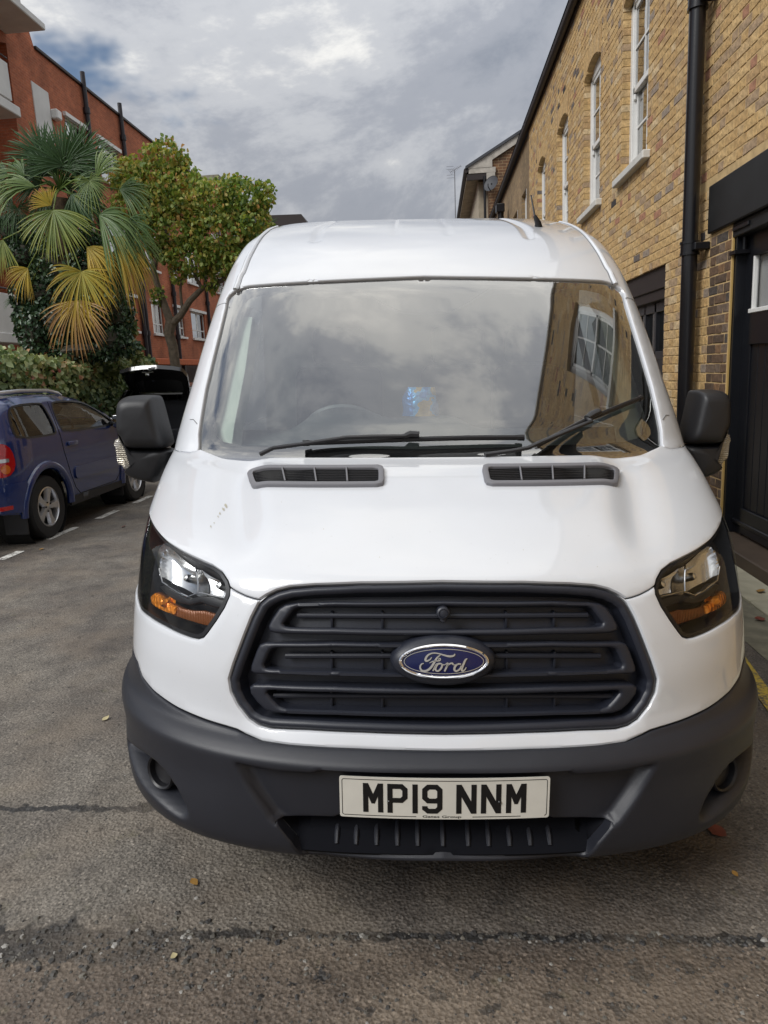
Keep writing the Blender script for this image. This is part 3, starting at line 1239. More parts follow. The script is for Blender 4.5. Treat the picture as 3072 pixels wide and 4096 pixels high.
def plate_fr(u, w, d):
    """millimetres on the plate -> van frame"""
    x = (u - 260) / 1000
    return (x, PYV + BOW * x * x - d / 1000, PZ + (w - 55.5) / 1000)


def rrect(x0, y0, x1, y1, r, n=4):
    pts = []
    for cx, cy, a0 in ((x1 - r, y1 - r, 0), (x0 + r, y1 - r, 90), (x0 + r, y0 + r, 180), (x1 - r, y0 + r, 270)):
        for k in range(n + 1):
            a = R(a0 + 90 * k / n)
            pts.append((cx + r * math.cos(a), cy + r * math.sin(a)))
    return pts


def curved_plate(poly, d0, d1, nx=20):
    us = np.linspace(0, 520, nx + 1)
    top = []
    P = resample(poly, 14)
    pts, F, loops = tri_region(P, (), 14)
    V = [plate_fr(p[0], p[1], d1) for p in pts]
    n0 = len(V)
    V += [plate_fr(p[0], p[1], d0) for p in pts]
    F = [tuple(f) for f in F] + [tuple(reversed([i + n0 for i in f])) for f in F]
    L = loops[0]
    F += [(L[i], n0 + L[i], n0 + L[(i + 1) % len(L)], L[(i + 1) % len(L)]) for i in range(len(L))]
    return V, F


plate = vp('number_plate', curved_plate(rrect(0, 0, 520, 111, 6), 0, 3), 'plate_white')
CH = {'M': [('p', [(0, 0), (0, 79), (13, 79), (25, 50), (37, 79), (50, 79), (50, 0), (37, 0), (37, 44), (29, 24), (21, 24), (13, 44), (13, 0)])],
      'N': [('p', [(0, 0), (0, 79), (13, 79), (37, 33), (37, 79), (50, 79), (50, 0), (37, 0), (13, 46), (13, 0)])],
      '1': [('p', [(0, 0), (0, 79), (13, 79), (13, 0)])],
      'P': [('r', [(6.5, 0), (6.5, 79)]), ('r', [(12, 72.5), (35, 72.5), (43.5, 64), (43.5, 43), (35, 34.5), (12, 34.5)])],
      '9': [('r', [(43.5, 40), (35, 34.5), (15, 34.5), (6.5, 43), (6.5, 64), (15, 72.5), (35, 72.5), (43.5, 64), (43.5, 15), (35, 6.5), (15, 6.5), (6.5, 14), (6.5, 20)])]}
for chx, u0 in zip('MP19NNM', (58.6, 119, 181, 205, 289, 350, 412)):
    gs = []
    for kind, pts in CH[chx]:
        if kind == 'p':
            gs.append(prism([(u0 + a, 16 + b) for a, b in pts], 3.0, 3.8, plate_fr))
        else:
            gs.append(ribbon_solid([(u0 + a, 16 + b) for a, b in pts], 13, 3.0, 3.8, plate_fr))
    vp('plate_character', join(gs), 'plate_black', plate, smooth=False)
bord = resample(rrect(6.5, 6.5, 513.5, 104.5, 5), 20)
gaps = [p for p in bord]
segs, cur = [], []
for p in bord + [bord[0]]:
    if p[1] < 8 and (196 < p[0] < 322 or 452 < p[0] < 500):
        if len(cur) > 1:
            segs.append(cur)
        cur = []
    else:
        cur.append(p)
if len(cur) > 1:
    segs.append(cur)
vp('plate_border', join([ribbon_solid(s_, 1.6, 3.0, 3.5, plate_fr) for s_ in segs]), 'plate_black', plate, smooth=False)


def text_geo(txt, height, width, font_off=0.0):
    cu = bpy.data.curves.new('lettering', 'FONT')
    cu.body = txt
    cu.size = 1.0
    cu.offset = font_off
    cu.resolution_u = 3
    ob = bpy.data.objects.new('lettering', cu)
    scene.collection.objects.link(ob)
    dg = bpy.context.evaluated_depsgraph_get()
    me = bpy.data.meshes.new_from_object(ob.evaluated_get(dg))
    V = np.array([v.co[:2] for v in me.vertices])
    F = [tuple(p.vertices) for p in me.polygons]
    bpy.data.objects.remove(ob)
    bpy.data.curves.remove(cu)
    bpy.data.meshes.remove(me)
    lo, hi = V.min(0), V.max(0)
    V = (V - lo) / (hi - lo) * np.array([width, height])
    return V, F


tv, tf = text_geo('Gates Group', 8.5, 96, 0.02)
vp('plate_small_print', ([plate_fr(206 + a, 2.2 + b, 3.4) for a, b in tv], tf), 'plate_black', plate, smooth=False)
for u_ in (123.5, 396):
    pc = Vector(plate_fr(u_, 46, 3.0))
    vp('plate_screw', lathe([(0, 0.004), (0.003, 0.0038), (0.0048, 0.002), (0.005, 0)], 12, frame_at(pc, (0, -1, 0), (0, 0, 1))), 'plate_black', plate)

# --- bumper bits: tray ribs, fog lamps, tow cover ring
for xd in (725, 767, 812, 858, 903, 948):
    q = to_av(xd, 1850)
    for sg in ((-1, 1) if xd < 940 else (-1,)):
        aa = np.full(5, sg * (q[0] if xd < 940 else 0.0))
        vv = np.linspace(v_lip + 0.014, v_trt - 0.045, 5)
        pth = env(aa, vv) + env_n(aa, vv) * (tray_disp(aa, vv) + 0.001)[:, None]
        vp('tray_rib', tube(pth, [0.0055, 0.007, 0.007, 0.006, 0.003], 8), 'bumper_plastic', bumper)
fq = to_av(*crop(C3, 1659, 205, 632))
fpos = env([-fq[0]], [fq[1]])[0] + env_n([-fq[0]], [fq[1]])[0] * -0.034
Mf = frame_at(fpos, (-0.50, -0.86, 0.08), (0, 0, 1))
fog = vp2('fog_lamp', lathe([(0.050, -0.05), (0.052, 0.010), (0.048, 0.016), (0.043, 0.012), (0.041, -0.004), (0.0, -0.012)], 28, Mf), 'black_plastic')

# --- bonnet vents
VB = (960, 1860, 1580, 1980)
vo = trace(VB, 1659, [(78, 100), (95, 78), (135, 69), (1480, 78), (1530, 92), (1546, 125), (1546, 240), (1530, 275), (1470, 289), (190, 281), (150, 270), (130, 250), (100, 180)])
vi = trace(VB, 1659, [(145, 125), (155, 106), (185, 101), (1440, 109), (1475, 116), (1484, 140), (1484, 235), (1472, 252), (1440, 258), (225, 250), (195, 243), (178, 228), (160, 180)])
gv = panel_geo([(-a, v) for a, v in vo], [[(-a, v) for a, v in vi]], 0.012, 0.013, bonnet_disp, 0.014, 0.004)
V1 = vp2('bonnet_vent', gv, 'vent_plastic')
vp2('vent_floor', panel_geo([(-a, v) for a, v in vo], (), 0.03, 0.002, bonnet_disp, 0, 0), 'dark_void', V1)
for xs0, xs1 in (((462, 105), (496, 252)), ((802, 107), (826, 256)), ((1144, 110), (1156, 258))):
    tr = trace(VB, 1659, [xs0, xs1])
    aa, vv = np.array([-tr[0][0], -tr[1][0]]), np.array([tr[0][1], tr[1][1]])
    P = env(aa, vv) + env_n(aa, vv) * (0.011 + bonnet_disp(aa, vv))[:, None]
    vp2('vent_divider', tube(P, 0.003, 6), 'vent_plastic', V1)
for k in range(7):
    f = (k + 0.9) / 7.6
    x0, y0_ = 150 + 40 * f, 104 + 140 * f
    tr = trace(VB, 1659, [(x0, y0_), (820, y0_ + 4), (1482, y0_ + 8)])
    aa, vv = np.array([-p[0] for p in tr]), np.array([p[1] for p in tr])
    P = env(aa, vv) + env_n(aa, vv) * (0.0075 + bonnet_disp(aa, vv))[:, None]
    vp2('vent_slat', tube(P, 0.0026, 4), 'black_plastic', V1)

# --- door mirrors
MB = (440, 1540, 760, 1940)


def mirror_pts(pts, Y):
    return [van_y(*crop(MB, 1659, *p), Y) for p in pts]


def shell_loft(poly3, steps, cen=None):
    P = np.array(poly3)
    c = P.mean(0) if cen is None else np.array(cen)
    rings = []
    for dy, s in steps:
        q = c + (P - c) * s
        q[:, 1] = P[:, 1] + dy
        rings.append([tuple(p) for p in q])
    g = loft(rings)
    return g


U = smooth_poly([(190, 560), (195, 420), (228, 325), (300, 258), (430, 224), (650, 211), (880, 216), (948, 240), (988, 310), (1050, 530), (1120, 800),
                 (1180, 1010), (1226, 1180), (1215, 1255), (1170, 1300), (1060, 1318), (700, 1318), (400, 1310), (335, 1180), (285, 1070), (190, 960)], 2)
UP = mirror_pts(U, 1.34)
geo_u = shell_loft(UP, [(-0.085, 0.05), (-0.085, 0.55), (-0.080, 0.74), (-0.066, 0.87), (-0.044, 0.945), (-0.018, 0.985), (0.0, 1.0), (0.05, 1.0), (0.075, 0.985), (0.075, 0.93), (0.060, 0.90), (0.060, 0.05)])
def vpm(name, geo, mat, parents=None, sharp=35):
    a = vp(name, geo, mat, parents[0] if parents else None, sharp)
    V_, F_ = flip_x(geo)
    b = vp(name, ([(0.99 + (v[0] - 0.99) * 0.80, v[1], v[2]) for v in V_], F_), mat, parents[1] if parents else None, sharp)
    return a, b


mir = vpm('door_mirror', geo_u, 'mirror_plastic', None, 50)
Lw = smooth_poly([(185, 960), (285, 1075), (340, 1190), (400, 1318), (700, 1322), (1100, 1325), (1240, 1345), (1295, 1400), (1200, 1620), (1090, 1840), (985, 2035),
                  (760, 1995), (560, 1945), (410, 1880), (310, 1790), (470, 1760), (490, 1730), (440, 1600), (380, 1400), (330, 1250)], 1)
LP = mirror_pts(Lw, 1.345)
geo_l = shell_loft(LP, [(-0.055, 0.05), (-0.055, 0.70), (-0.046, 0.86), (-0.028, 0.95), (-0.006, 0.99), (0.02, 1.0), (0.07, 0.98), (0.075, 0.05)])
vpm('mirror_base', geo_l, 'mirror_plastic', mir, 50)
IL = [(205, 1025), (270, 1042), (320, 1120), (350, 1260), (402, 1450), (480, 1700), (490, 1740), (450, 1765), (385, 1765), (310, 1735), (280, 1680), (190, 1640), (165, 1560), (150, 1420), (130, 1260), (97, 1205), (132, 1120), (195, 1100)]
IP = mirror_pts(IL, 1.335)
geo_i = shell_loft(IP, [(-0.022, 0.05), (-0.022, 0.8), (-0.014, 0.95), (0.0, 1.0), (0.05, 1.0), (0.05, 0.05)])
vpm('mirror_indicator', geo_i, 'clear_ribbed', mir, 50)
arm_a = Vector(np.mean(LP, 0)) + Vector((0.05, 0.03, -0.02))
vp2('mirror_arm', tube([arm_a, arm_a + Vector((0.14, 0.05, 0.0)), (-0.93, 1.48, arm_a.z - 0.02)], [0.055, 0.05, 0.05], 10, flat=0.7), 'black_plastic', mir)

# --- wipers
W1 = (1000, 1700, 2200, 2000)
W2 = (1900, 1560, 2700, 2000)


def wiper(box_, arm, blade, block, sides, dd=0.028):
    A = [on_env([crop(box_, 1659, *p)], o_, s_)[0] for (p, o_), s_ in zip(arm, sides[0])]
    B = [on_env([crop(box_, 1659, *p)], 0.014, s_)[0] for p, s_ in zip(blade, sides[1])]
    w = vp('wiper', tube(A, [0.014] + [0.012] * (len(A) - 2) + [0.010], 8, flat=0.6), 'black_plastic')
    vp('wiper_blade', join([tube(B, 0.0085, 8, flat=1.1), tube([B[0], tuple(np.array(B[0]) * 0.97 + np.array(B[-1]) * 0.03)], 0.0115, 8), tube([tuple(np.array(B[-1]) * 0.97 + np.array(B[0]) * 0.03), B[-1]], 0.0115, 8)]), 'black_plastic', w)
    K = [on_env([crop(box_, 1659, *p)], 0.026, s_)[0] for p, s_ in zip(block, sides[2])]
    vp('blade_clip', tube(K, [0.014, 0.019, 0.018], 8, flat=0.7), 'black_plastic', w)
    return w


wiper(W1, [((60, 192), .02), ((140, 168), .032), ((330, 142), .036), ((540, 106), .038), ((700, 98), .036), ((845, 92), .032), ((900, 80), .026)],
      [(297, 114), (900, 92), (1200, 84), (1512, 82)], [(848, 92), (885, 75), (935, 78)], ([-1] * 7, [-1, -1, 1, 1], [-1, -1, -1]))
wiper(W2, [((80, 572), .016), ((300, 556), .024), ((430, 545), .032), ((520, 500), .036), ((840, 345), .038), ((930, 300), .03), ((915, 262), .026)],
      [(492, 492), (900, 272), (1100, 190), (1362, 82)], [(905, 265), (945, 240), (1000, 215)], ([1] * 7, [1] * 4, [1] * 3))

# --- aerial, seams on the pillars
q = trace(CS, 1659, [(413, 72)])[0]
b0 = env([q[0] * 1.10], [q[1] + 0.05])[0]
b0[1] -= 0.0
aq = to_av(1160, 490, 1)
ab = Vector(env([aq[0]], [aq[1]])[0])
top_px = van_y(1147, 422, ab.y + 0.02)
mid_px = van_y(1155, 466, ab.y)
aer = vp('roof_aerial', tube([ab + Vector((0.012, 0.02, -0.01)), ab + Vector((0.004, 0.0, 0.02)), Vector(mid_px)], [0.024, 0.016, 0.009], 10), 'black_plastic')
vp('aerial_rod', tube([Vector(mid_px), Vector(top_px)], [0.005, 0.004], 6), 'black_plastic', aer)
for pts in ([(262, 337), (300, 312), (360, 291), (378, 297)], [(2, 1500), (35, 1497), (75, 1545)]):
    av = trace(C8, 1659, pts)
    aa, vv = np.array([-p[0] for p in av]), np.array([p[1] for p in av])
    vp2('pillar_seam', tube(env(aa, vv) + env_n(aa, vv) * 0.0006, 0.0016, 5), 'seam_grey', (shell, shell))
rp = smooth_poly(RIDGE, 2, False)
aa, vv = np.array([-p[0] for p in rp]), np.array([p[1] for p in rp])
vp2('roof_trim', tube(env(aa, vv) + env_n(aa, vv) * 0.001, 0.011, 8, flat=0.8), 'white_paint', (shell, shell))
vp2('roof_trim_shadow', tube(env(aa + 0.022, vv) + env_n(aa + 0.022, vv) * -0.001, 0.003, 5), 'seam_grey', (shell, shell))

# --- cab interior
def grid_surf(fn, nu, nv):
    V = [fn(u / (nu - 1), v / (nv - 1)) for v in range(nv) for u in range(nu)]
    F = [(v * nu + u, v * nu + u + 1, (v + 1) * nu + u + 1, (v + 1) * nu + u) for v in range(nv - 1) for u in range(nu - 1)]
    return V, F


def dash_fn(u, v):
    x = -0.90 + 1.80 * u
    y = 0.99 + 0.16 * abs(x) ** 2 + v * (0.52 - 0.12 * abs(x) ** 2)
    z = 1.235 + 0.055 * min(1, v * 2.2)
    z += 0.085 * math.exp(-((x + 0.34) / 0.19) ** 4) * float(sstep(np.array([v]), .35, .8)[0])
    z += 0.060 * math.exp(-((x - 0.02) / 0.16) ** 4) * float(sstep(np.array([v]), .40, .75)[0])
    if v > 0.93:
        z -= 0.35 * (v - 0.93) / 0.07
    return (x, y, z)


dash = vp('dashboard', grid_surf(dash_fn, 61, 31), 'dash_grey')
Ms = frame_at((-0.36, 1.62, 1.235), (0, 0.80, 0.60), (0, -0.6, 0.8))
tor = []
for j in range(40):
    th = 2 * math.pi * j / 40
    tor.append([(math.cos(th) * (0.185 + 0.015 * math.cos(p_)), math.sin(th) * (0.185 + 0.015 * math.cos(p_)), 0.015 * math.sin(p_)) for p_ in [2 * math.pi * k / 8 for k in range(8)]])
sw = vp('steering_wheel', xf(loft(tor + [tor[0]], False, False), Ms), 'vent_plastic')
vp('steering_hub', xf(join([lathe([(0, 0.03), (0.05, 0.03), (0.07, 0.01), (0.06, -0.03)], 20), box((0.11, 0, 0), (0.16, 0.03, 0.012), 0.004), box((-0.11, 0, 0), (0.16, 0.03, 0.012), 0.004), box((0, -0.11, 0), (0.03, 0.16, 0.012), 0.004)]), Ms), 'black_plastic', sw)
for xs in (-0.42, 0.18, 0.55):
    st = vp('seat', join([box((xs, 2.08, 1.20), (0.44 if xs < 0 else 0.36, 0.14, 0.72), 0.05, 3, Matrix.Rotation(R(-10), 3, 'X')), box((xs, 1.85, 0.82), (0.44 if xs < 0 else 0.36, 0.5, 0.16), 0.05, 3)]), 'seat_grey')
    vp('headrest', box((xs, 2.12, 1.66), (0.26, 0.09, 0.18), 0.035, 3), 'seat_grey', st)
vp('cab_bulkhead', bx(-0.86, 0.86, 2.42, 2.44, 0.45, 2.0), 'liner_grey')
vp('headliner', bx(-0.72, 0.72, 1.80, 2.42, 1.93, 1.945), 'liner_grey')
vp('cab_floor', bx(-0.90, 0.90, 1.2, 2.42, 0.45, 0.47), 'dark_void')
TR = trace(C8, 1659, [(200, 1690), (300, 1720), (345, 1715), (388, 1450), (432, 1250), (505, 900), (560, 520), (590, 330), (400, 330), (310, 520), (190, 1100), (150, 1400)])
vp2('pillar_trim', panel_geo([(-a, v) for a, v in TR], (), 0.03, -0.055, None, 0.06, 0.004), 'trim_cream')
# sensor pod at the top of the glass
vp('sensor_pod', bx(-0.10, 0.08, 1.50, 1.56, 1.80, 1.86, 0.012, 2), 'black_plastic')

# --- wheels
def wheel_geo(r, w):
    tyre = [(r * 0.66, -w / 2 + 0.01), (r * 0.78, -w / 2), (r * 0.93, -w / 2 + 0.004), (r * 0.985, -w / 2 + 0.025), (r, -w / 2 + 0.05), (r, w / 2 - 0.05),
            (r * 0.985, w / 2 - 0.025), (r * 0.93, w / 2 - 0.004), (r * 0.78, w / 2), (r * 0.66, w / 2 - 0.01), (r * 0.64, 0), (r * 0.66, -w / 2 + 0.01)]
    return tyre


for sx in (-1, 1):
    for yy in (AX_F, AX_R):
        zc = 0.345 - sx * -0.0334 if False else 0.345 + sx * 0.0334
        M_ = Matrix.Translation((sx * 0.86, yy, zc)) @ Matrix.Rotation(R(90), 4, 'Y') @ Matrix.Rotation(R(0), 4, 'Z')
        wh = vp('wheel', lathe(wheel_geo(0.345, 0.22), 40, M_), 'rubber')
        vp('wheel_rim', lathe([(0.0, 0.05 * sx), (0.10, 0.05 * sx), (0.16, 0.02 * sx), (0.21, 0.08 * sx), (0.225, 0.09 * sx), (0.225, -0.08 * sx)], 32, M_), 'satin_silver', wh)

# --- foil packet standing on the dashboard
m, t = new_mat('packet_foil')
nn = t.noise(9.0, 3, 0.5)
cc = t.ramp(nn.outputs[0], [(0.40, (0.02, 0.20, 0.62)), (0.47, (0.10, 0.42, 0.85)), (0.52, (0.62, 0.38, 0.12)), (0.62, (0.75, 0.55, 0.25))], 'CONSTANT')
principled(t, cc, 0.22, 0.25, t.bump(t.noise(16, 3).outputs[0], 0.7, 0.02))
pk = []
c0 = van_y(908, 862, 1.40)
for k in range(9):
    f = k / 8
    zz = 1.350 + 0.118 * f
    wx = 0.078 * (1 - 0.12 * f - 0.55 * max(0, f - 0.55) ** 1.5)
    wy = 0.042 * (1 - f) ** 0.6 + 0.004
    pk.append([tuple(VAN_M @ Vector((c0[0] + wx * math.cos(th) * (1 + 0.06 * math.sin(3 * th + k)), 1.42 + wy * math.sin(th), zz))) for th in [2 * math.pi * j / 24 for j in range(24)]])
pkt = mk('snack_packet', *loft(pk), 'packet_foil')
tag(pkt, 'crumpled blue and gold foil packet on the dashboard behind the windscreen', 'packet')

# --- dried streak and a few marks on the bonnet
simple('dirt_mark', (0.40, 0.38, 0.31), 0.8)
mg = random.Random(12)
marks = []
for (mx, my, ms) in ((486, 1088, 5), (481, 1096, 4), (474, 1106, 3), (470, 1113, 2.2), (462, 1128, 1.8), (455, 1136, 2.2), (700, 1150, 1.2), (1130, 1190, 1.2), (1290, 1225, 1.4), (820, 1205, 1.0), (610, 1095, 1.0)):
    poly = []
    for k in range(9):
        th = 6.283 * k / 9
        q = ms * mg.uniform(0.5, 1.2)
        poly.append((mx + q * math.cos(th) * 0.8 + q * math.sin(th) * 0.3, my + q * math.sin(th)))
    sg_ = -1 if mx < 920 else 1
    av = [to_av(*p, sg=sg_) for p in poly]
    av = [(sg_ * a, v) for a, v in av]
    marks.append(panel_geo(av, (), 0.01, 0.0008, bonnet_disp, 0, 0))
vp('dirt_marks', join(marks), 'dirt_mark', bonnet)


# ================================================================== ground
def asphalt():
    m, t = new_mat('asphalt')
    co = t.obj()
    sep = t.add('ShaderNodeSeparateXYZ')
    t.put(sep.inputs[0], co)
    X, Y = sep.outputs['X'], sep.outputs['Y']
    big = t.noise(0.9, 3, 0.6).outputs[0]
    mid = t.noise(6.0, 3, 0.65)
    fine = t.noise(120.0, 2, 0.7).outputs[0]
    v1 = t.add('ShaderNodeTexVoronoi', {'Scale': 150.0})
    t.put(v1.inputs['Vector'], co)
    midv = mid.outputs[0]
    base = t.ramp(midv, [(0.25, (0.105, 0.093, 0.079)), (0.5, (0.155, 0.138, 0.116)), (0.75, (0.202, 0.181, 0.153))])
    base = t.mix(t.ramp(big, [(0.38, 0.9), (0.58, 0.0)]), base, t.mix(1.0, base, (0.50, 0.48, 0.50), 'MULTIPLY'))
    base = t.mix(t.math('MULTIPLY', t.ramp(t.math('MULTIPLY_ADD', Y, 0.5, 0.5), [(0.52, 1.0), (0.57, 0.0)]), 0.6), base, t.mix(1.0, base, (0.95, 0.80, 0.68), 'MULTIPLY'))
    stone = t.ramp(v1.outputs['Color'], [(0.0, 0.35), (0.5, 0.95), (0.85, 1.35), (1.0, 2.4)])
    base = t.mix(0.9, base, t.mix(1.0, base, stone, 'MULTIPLY'))
    # pits in the old wearing course in front of the joint
    v3 = t.add('ShaderNodeTexVoronoi', {'Scale': 12.0})
    dn = t.noise(24.0, 3, 0.7)
    t.put(v3.inputs['Vector'], t.mix(0.11, co, dn.outputs[1]))
    near = t.ramp(t.math('MULTIPLY_ADD', Y, 0.5, 0.5), [(0.51, 1.0), (0.55, 0.0)])
    pm = t.noise(2.6, 2).outputs[0]
    pit = t.math('MULTIPLY', t.ramp(t.math('SUBTRACT', t.math('MULTIPLY', pm, 0.62), v3.outputs['Distance']), [(0.075, 0.0), (0.105, 1.0)]), near)
    pit = t.math('MAXIMUM', pit, t.ramp(t.math('SUBTRACT', t.math('MULTIPLY', pm, 0.62), v3.outputs['Distance']), [(0.150, 0.0), (0.185, 0.75)]))
    # joint across the road under the bumper, a second one further back on the left
    cx = t.add('ShaderNodeCombineXYZ')
    t.put(cx.inputs[0], X)
    nx = t.noise(7.0, 4, 0.75, vec=cx.outputs[0]).outputs[0]
    nw = t.noise(8.0, 3, 0.7).outputs[0]

    def joint(y0, w):
        d = t.math('ABSOLUTE', t.math('SUBTRACT', t.math('MULTIPLY_ADD', nx, 0.10, y0 - 0.05), Y))
        ww = t.math('MULTIPLY', t.ramp(nw, [(0.40, 0.22), (0.55, 0.45), (0.72, 1.6)]), w)
        return t.ramp(t.math('DIVIDE', d, ww), [(0.7, 1.0), (1.1, 0.0)])
    j1 = joint(0.112, 0.036)
    xs = t.math('MULTIPLY_ADD', X, 0.25, 0.5)
    wl_ = t.ramp(xs, [(0.27, 1.0), (0.37, 0.0)])
    d_ = t.math('ABSOLUTE', t.math('SUBTRACT', t.math('MULTIPLY_ADD', nx, 0.14, 0.0), Y))
    j1b = t.math('MULTIPLY', t.ramp(t.math('DIVIDE', d_, t.math('MULTIPLY_ADD', nw, 0.34, -0.09)), [(0.6, 1.0), (1.0, 0.0)]), wl_)
    left = t.ramp(xs, [(0.26, 1.0), (0.33, 0.0)])
    j2 = t.math('MULTIPLY', joint(0.70, 0.050), left)
    crack = t.math('MAXIMUM', t.math('MAXIMUM', j1, j1b), t.math('MAXIMUM', j2, pit))
    v2 = t.add('ShaderNodeTexVoronoi', {'Scale': 45.0})
    t.put(v2.inputs['Vector'], co)
    crackc = t.ramp(v2.outputs['Color'], [(0.0, (0.008, 0.008, 0.008)), (0.7, (0.026, 0.025, 0.025)), (1.0, (0.075, 0.073, 0.070))])
    col = t.mix(t.math('MULTIPLY', crack, 0.94), base, crackc)
    moss = t.ramp(nw, [(0.62, 0.0), (0.80, 0.4)])
    col = t.mix(moss, col, (0.13, 0.125, 0.06))
    col = t.mix(t.ramp(pm, [(0.45, 0.0), (0.7, 0.4)]), col, (0.215, 0.172, 0.128))
    rough = t.ramp(t.math('MULTIPLY_ADD', fine, 0.4, t.math('MULTIPLY', big, 0.6)), [(0.3, 0.50), (0.7, 0.85)])
    vb = t.add('ShaderNodeTexVoronoi', {'Scale': 85.0})
    t.put(vb.inputs['Vector'], co)
    h = t.math('ADD', t.math('MULTIPLY', vb.outputs['Distance'], 0.8), t.math('MULTIPLY', fine, 0.45))
    principled(t, col, rough, 0.0, t.bump(h, 0.85, 0.006))
    return m


asphalt()
simple('pavement_stone', (0.46, 0.43, 0.32), 0.8, var=0.25, vscale=5, bump=0.4, bscale=60)
simple('old_concrete', (0.22, 0.205, 0.15), 0.85, var=0.4, vscale=9, bump=0.6, bscale=45)
simple('brown_step', (0.085, 0.060, 0.042), 0.6, var=0.25, vscale=4)


def worn_paint(name, col):
    m, t = new_mat(name)
    n = t.noise(60, 4, 0.7).outputs[0]
    n2 = t.noise(9, 4, 0.6).outputs[0]
    f = t.ramp(t.math('ADD', t.math('MULTIPLY', n, 0.6), t.math('MULTIPLY', n2, 0.4)), [(0.42, 0.0), (0.52, 1.0)])
    c = t.mix(f, (0.11, 0.10, 0.085), col)
    principled(t, c, 0.75, 0.0, t.bump(n, 0.5, 0.004))


worn_paint('white_line', (0.66, 0.65, 0.61))
worn_paint('yellow_line', (0.55, 0.40, 0.06))


def sheet(name, poly, z, mat, kind='structure'):
    o = mk(name, [(x, y, z) for x, y in poly], [tuple(range(len(poly)))], mat, smooth=False)
    return tag(o, kind=kind)


sheet('road', [(-400, -400), (400, -400), (400, 600), (-400, 600)], 0.0, 'asphalt')
sheet('gutter_strip', [(1.70, -14), (2.00, -14), (1.99, 5.2), (2.0, 26), (1.72, 26)], 0.004, 'old_concrete')
kb = empty('pavement')
kb['kind'] = 'structure'
yy = -14.0
k = 0
while yy < 14:
    L_ = 0.9 + 0.08 * ((k * 37) % 5)
    mk('paving_slab', *bx(1.985, 2.225, yy, yy + L_ - 0.008, -0.05, 0.022 + 0.002 * (k % 3), 0.006), 'pavement_stone', kb)
    yy += L_
    k += 1
P_ = [(-3.985, 4.488, 4.82), (-3.97, 5.287, 5.874), (-3.925, 6.33, 6.823), (-3.90, 7.312, 7.845), (-3.985, 3.45, 3.95), (-3.88, 8.35, 8.85), (-3.87, 9.4, 9.9)]
ml = empty('parking_bay_markings')
ml['kind'] = 'structure'
for x, y0, y1 in P_:
    pts = [(x - 0.045, y0), (x + 0.045, y0 + 0.01), (x + 0.05, y1), (x - 0.04, y1 + 0.01)]
    mk('painted_dash', [(a, b, 0.004) for a, b in pts], [(0, 1, 2, 3)], 'white_line', ml, False)
ya = [(1.40, 0.4), (1.535, 1.629), (1.580, 1.969), (1.66, 3.2), (1.69, 6.0), (1.69, 22)]
Lr, Rr_ = ribbon(ya, 0.075)
yl = mk('yellow_line', [(p[0], p[1], 0.008) for p in Lr] + [(p[0], p[1], 0.008) for p in Rr_],
        [(i, i + 1, len(Lr) + i + 1, len(Lr) + i) for i in range(len(Lr) - 1)], 'yellow_line', None, False)
tag(yl, kind='structure')
# loose chippings along the joint and over the near road
cr = random.Random(3)
V, F = [], []


def pebble(x, y, s):
    o = len(V)
    a = cr.random() * 6.28
    h = s * cr.uniform(0.35, 0.7)
    for k in range(5):
        th = a + k * 1.2566 + cr.uniform(-.25, .25)
        rr = s * cr.uniform(0.7, 1.15)
        V.append((x + rr * math.cos(th), y + rr * math.sin(th), 0.0005))
    for k in range(5):
        p = V[o + k]
        V.append((x + (p[0] - x) * 0.6 + cr.uniform(-.2, .2) * s, y + (p[1] - y) * 0.6, h * cr.uniform(0.7, 1.1)))
    F.append(tuple(range(o + 5, o + 10)))
    for k in range(5):
        F.append((o + k, o + (k + 1) % 5, o + 5 + (k + 1) % 5, o + 5 + k))


for _ in range(900):
    x = cr.uniform(-1.6, 1.25)
    if x > -0.5 and cr.random() < 0.55:
        continue
    pebble(x, 0.11 + cr.gauss(0, 0.012) if x > -0.5 else 0.05 + cr.gauss(0, 0.07), cr.choice((0.004, 0.005, 0.006, 0.008, 0.011)))
for _ in range(900):
    pebble(cr.uniform(-1.2, 1.0), cr.uniform(-0.35, 0.1), cr.choice((0.003, 0.004, 0.005, 0.007)))
for _ in range(700):
    pebble(cr.uniform(-3.0, -0.9), cr.uniform(0.2, 3.0), cr.choice((0.003, 0.004, 0.005)))
for _ in range(500):
    pebble(cr.uniform(1.0, 2.0), cr.uniform(0.2, 2.6), cr.choice((0.003, 0.004, 0.006)))
m, t = new_mat('chippings')
g = t.add('ShaderNodeNewGeometry')
principled(t, t.ramp(g.outputs['Random Per Island'], [(0.0, (0.03, 0.03, 0.032)), (0.6, (0.075, 0.070, 0.062)), (0.9, (0.13, 0.12, 0.10)), (1.0, (0.30, 0.29, 0.27))]), 0.6)
tag(mk('loose_chippings', V, F, 'chippings', None, False), 'loose dark stone chippings strewn over the worn road', 'gravel', kind='stuff')

# fallen leaves
simple('leaf_ochre', (0.36, 0.20, 0.05), 0.6, var=0.3, vscale=30)
simple('leaf_rust', (0.20, 0.055, 0.035), 0.6, var=0.3, vscale=30)
simple('leaf_pale', (0.42, 0.36, 0.20), 0.6, var=0.2, vscale=30)


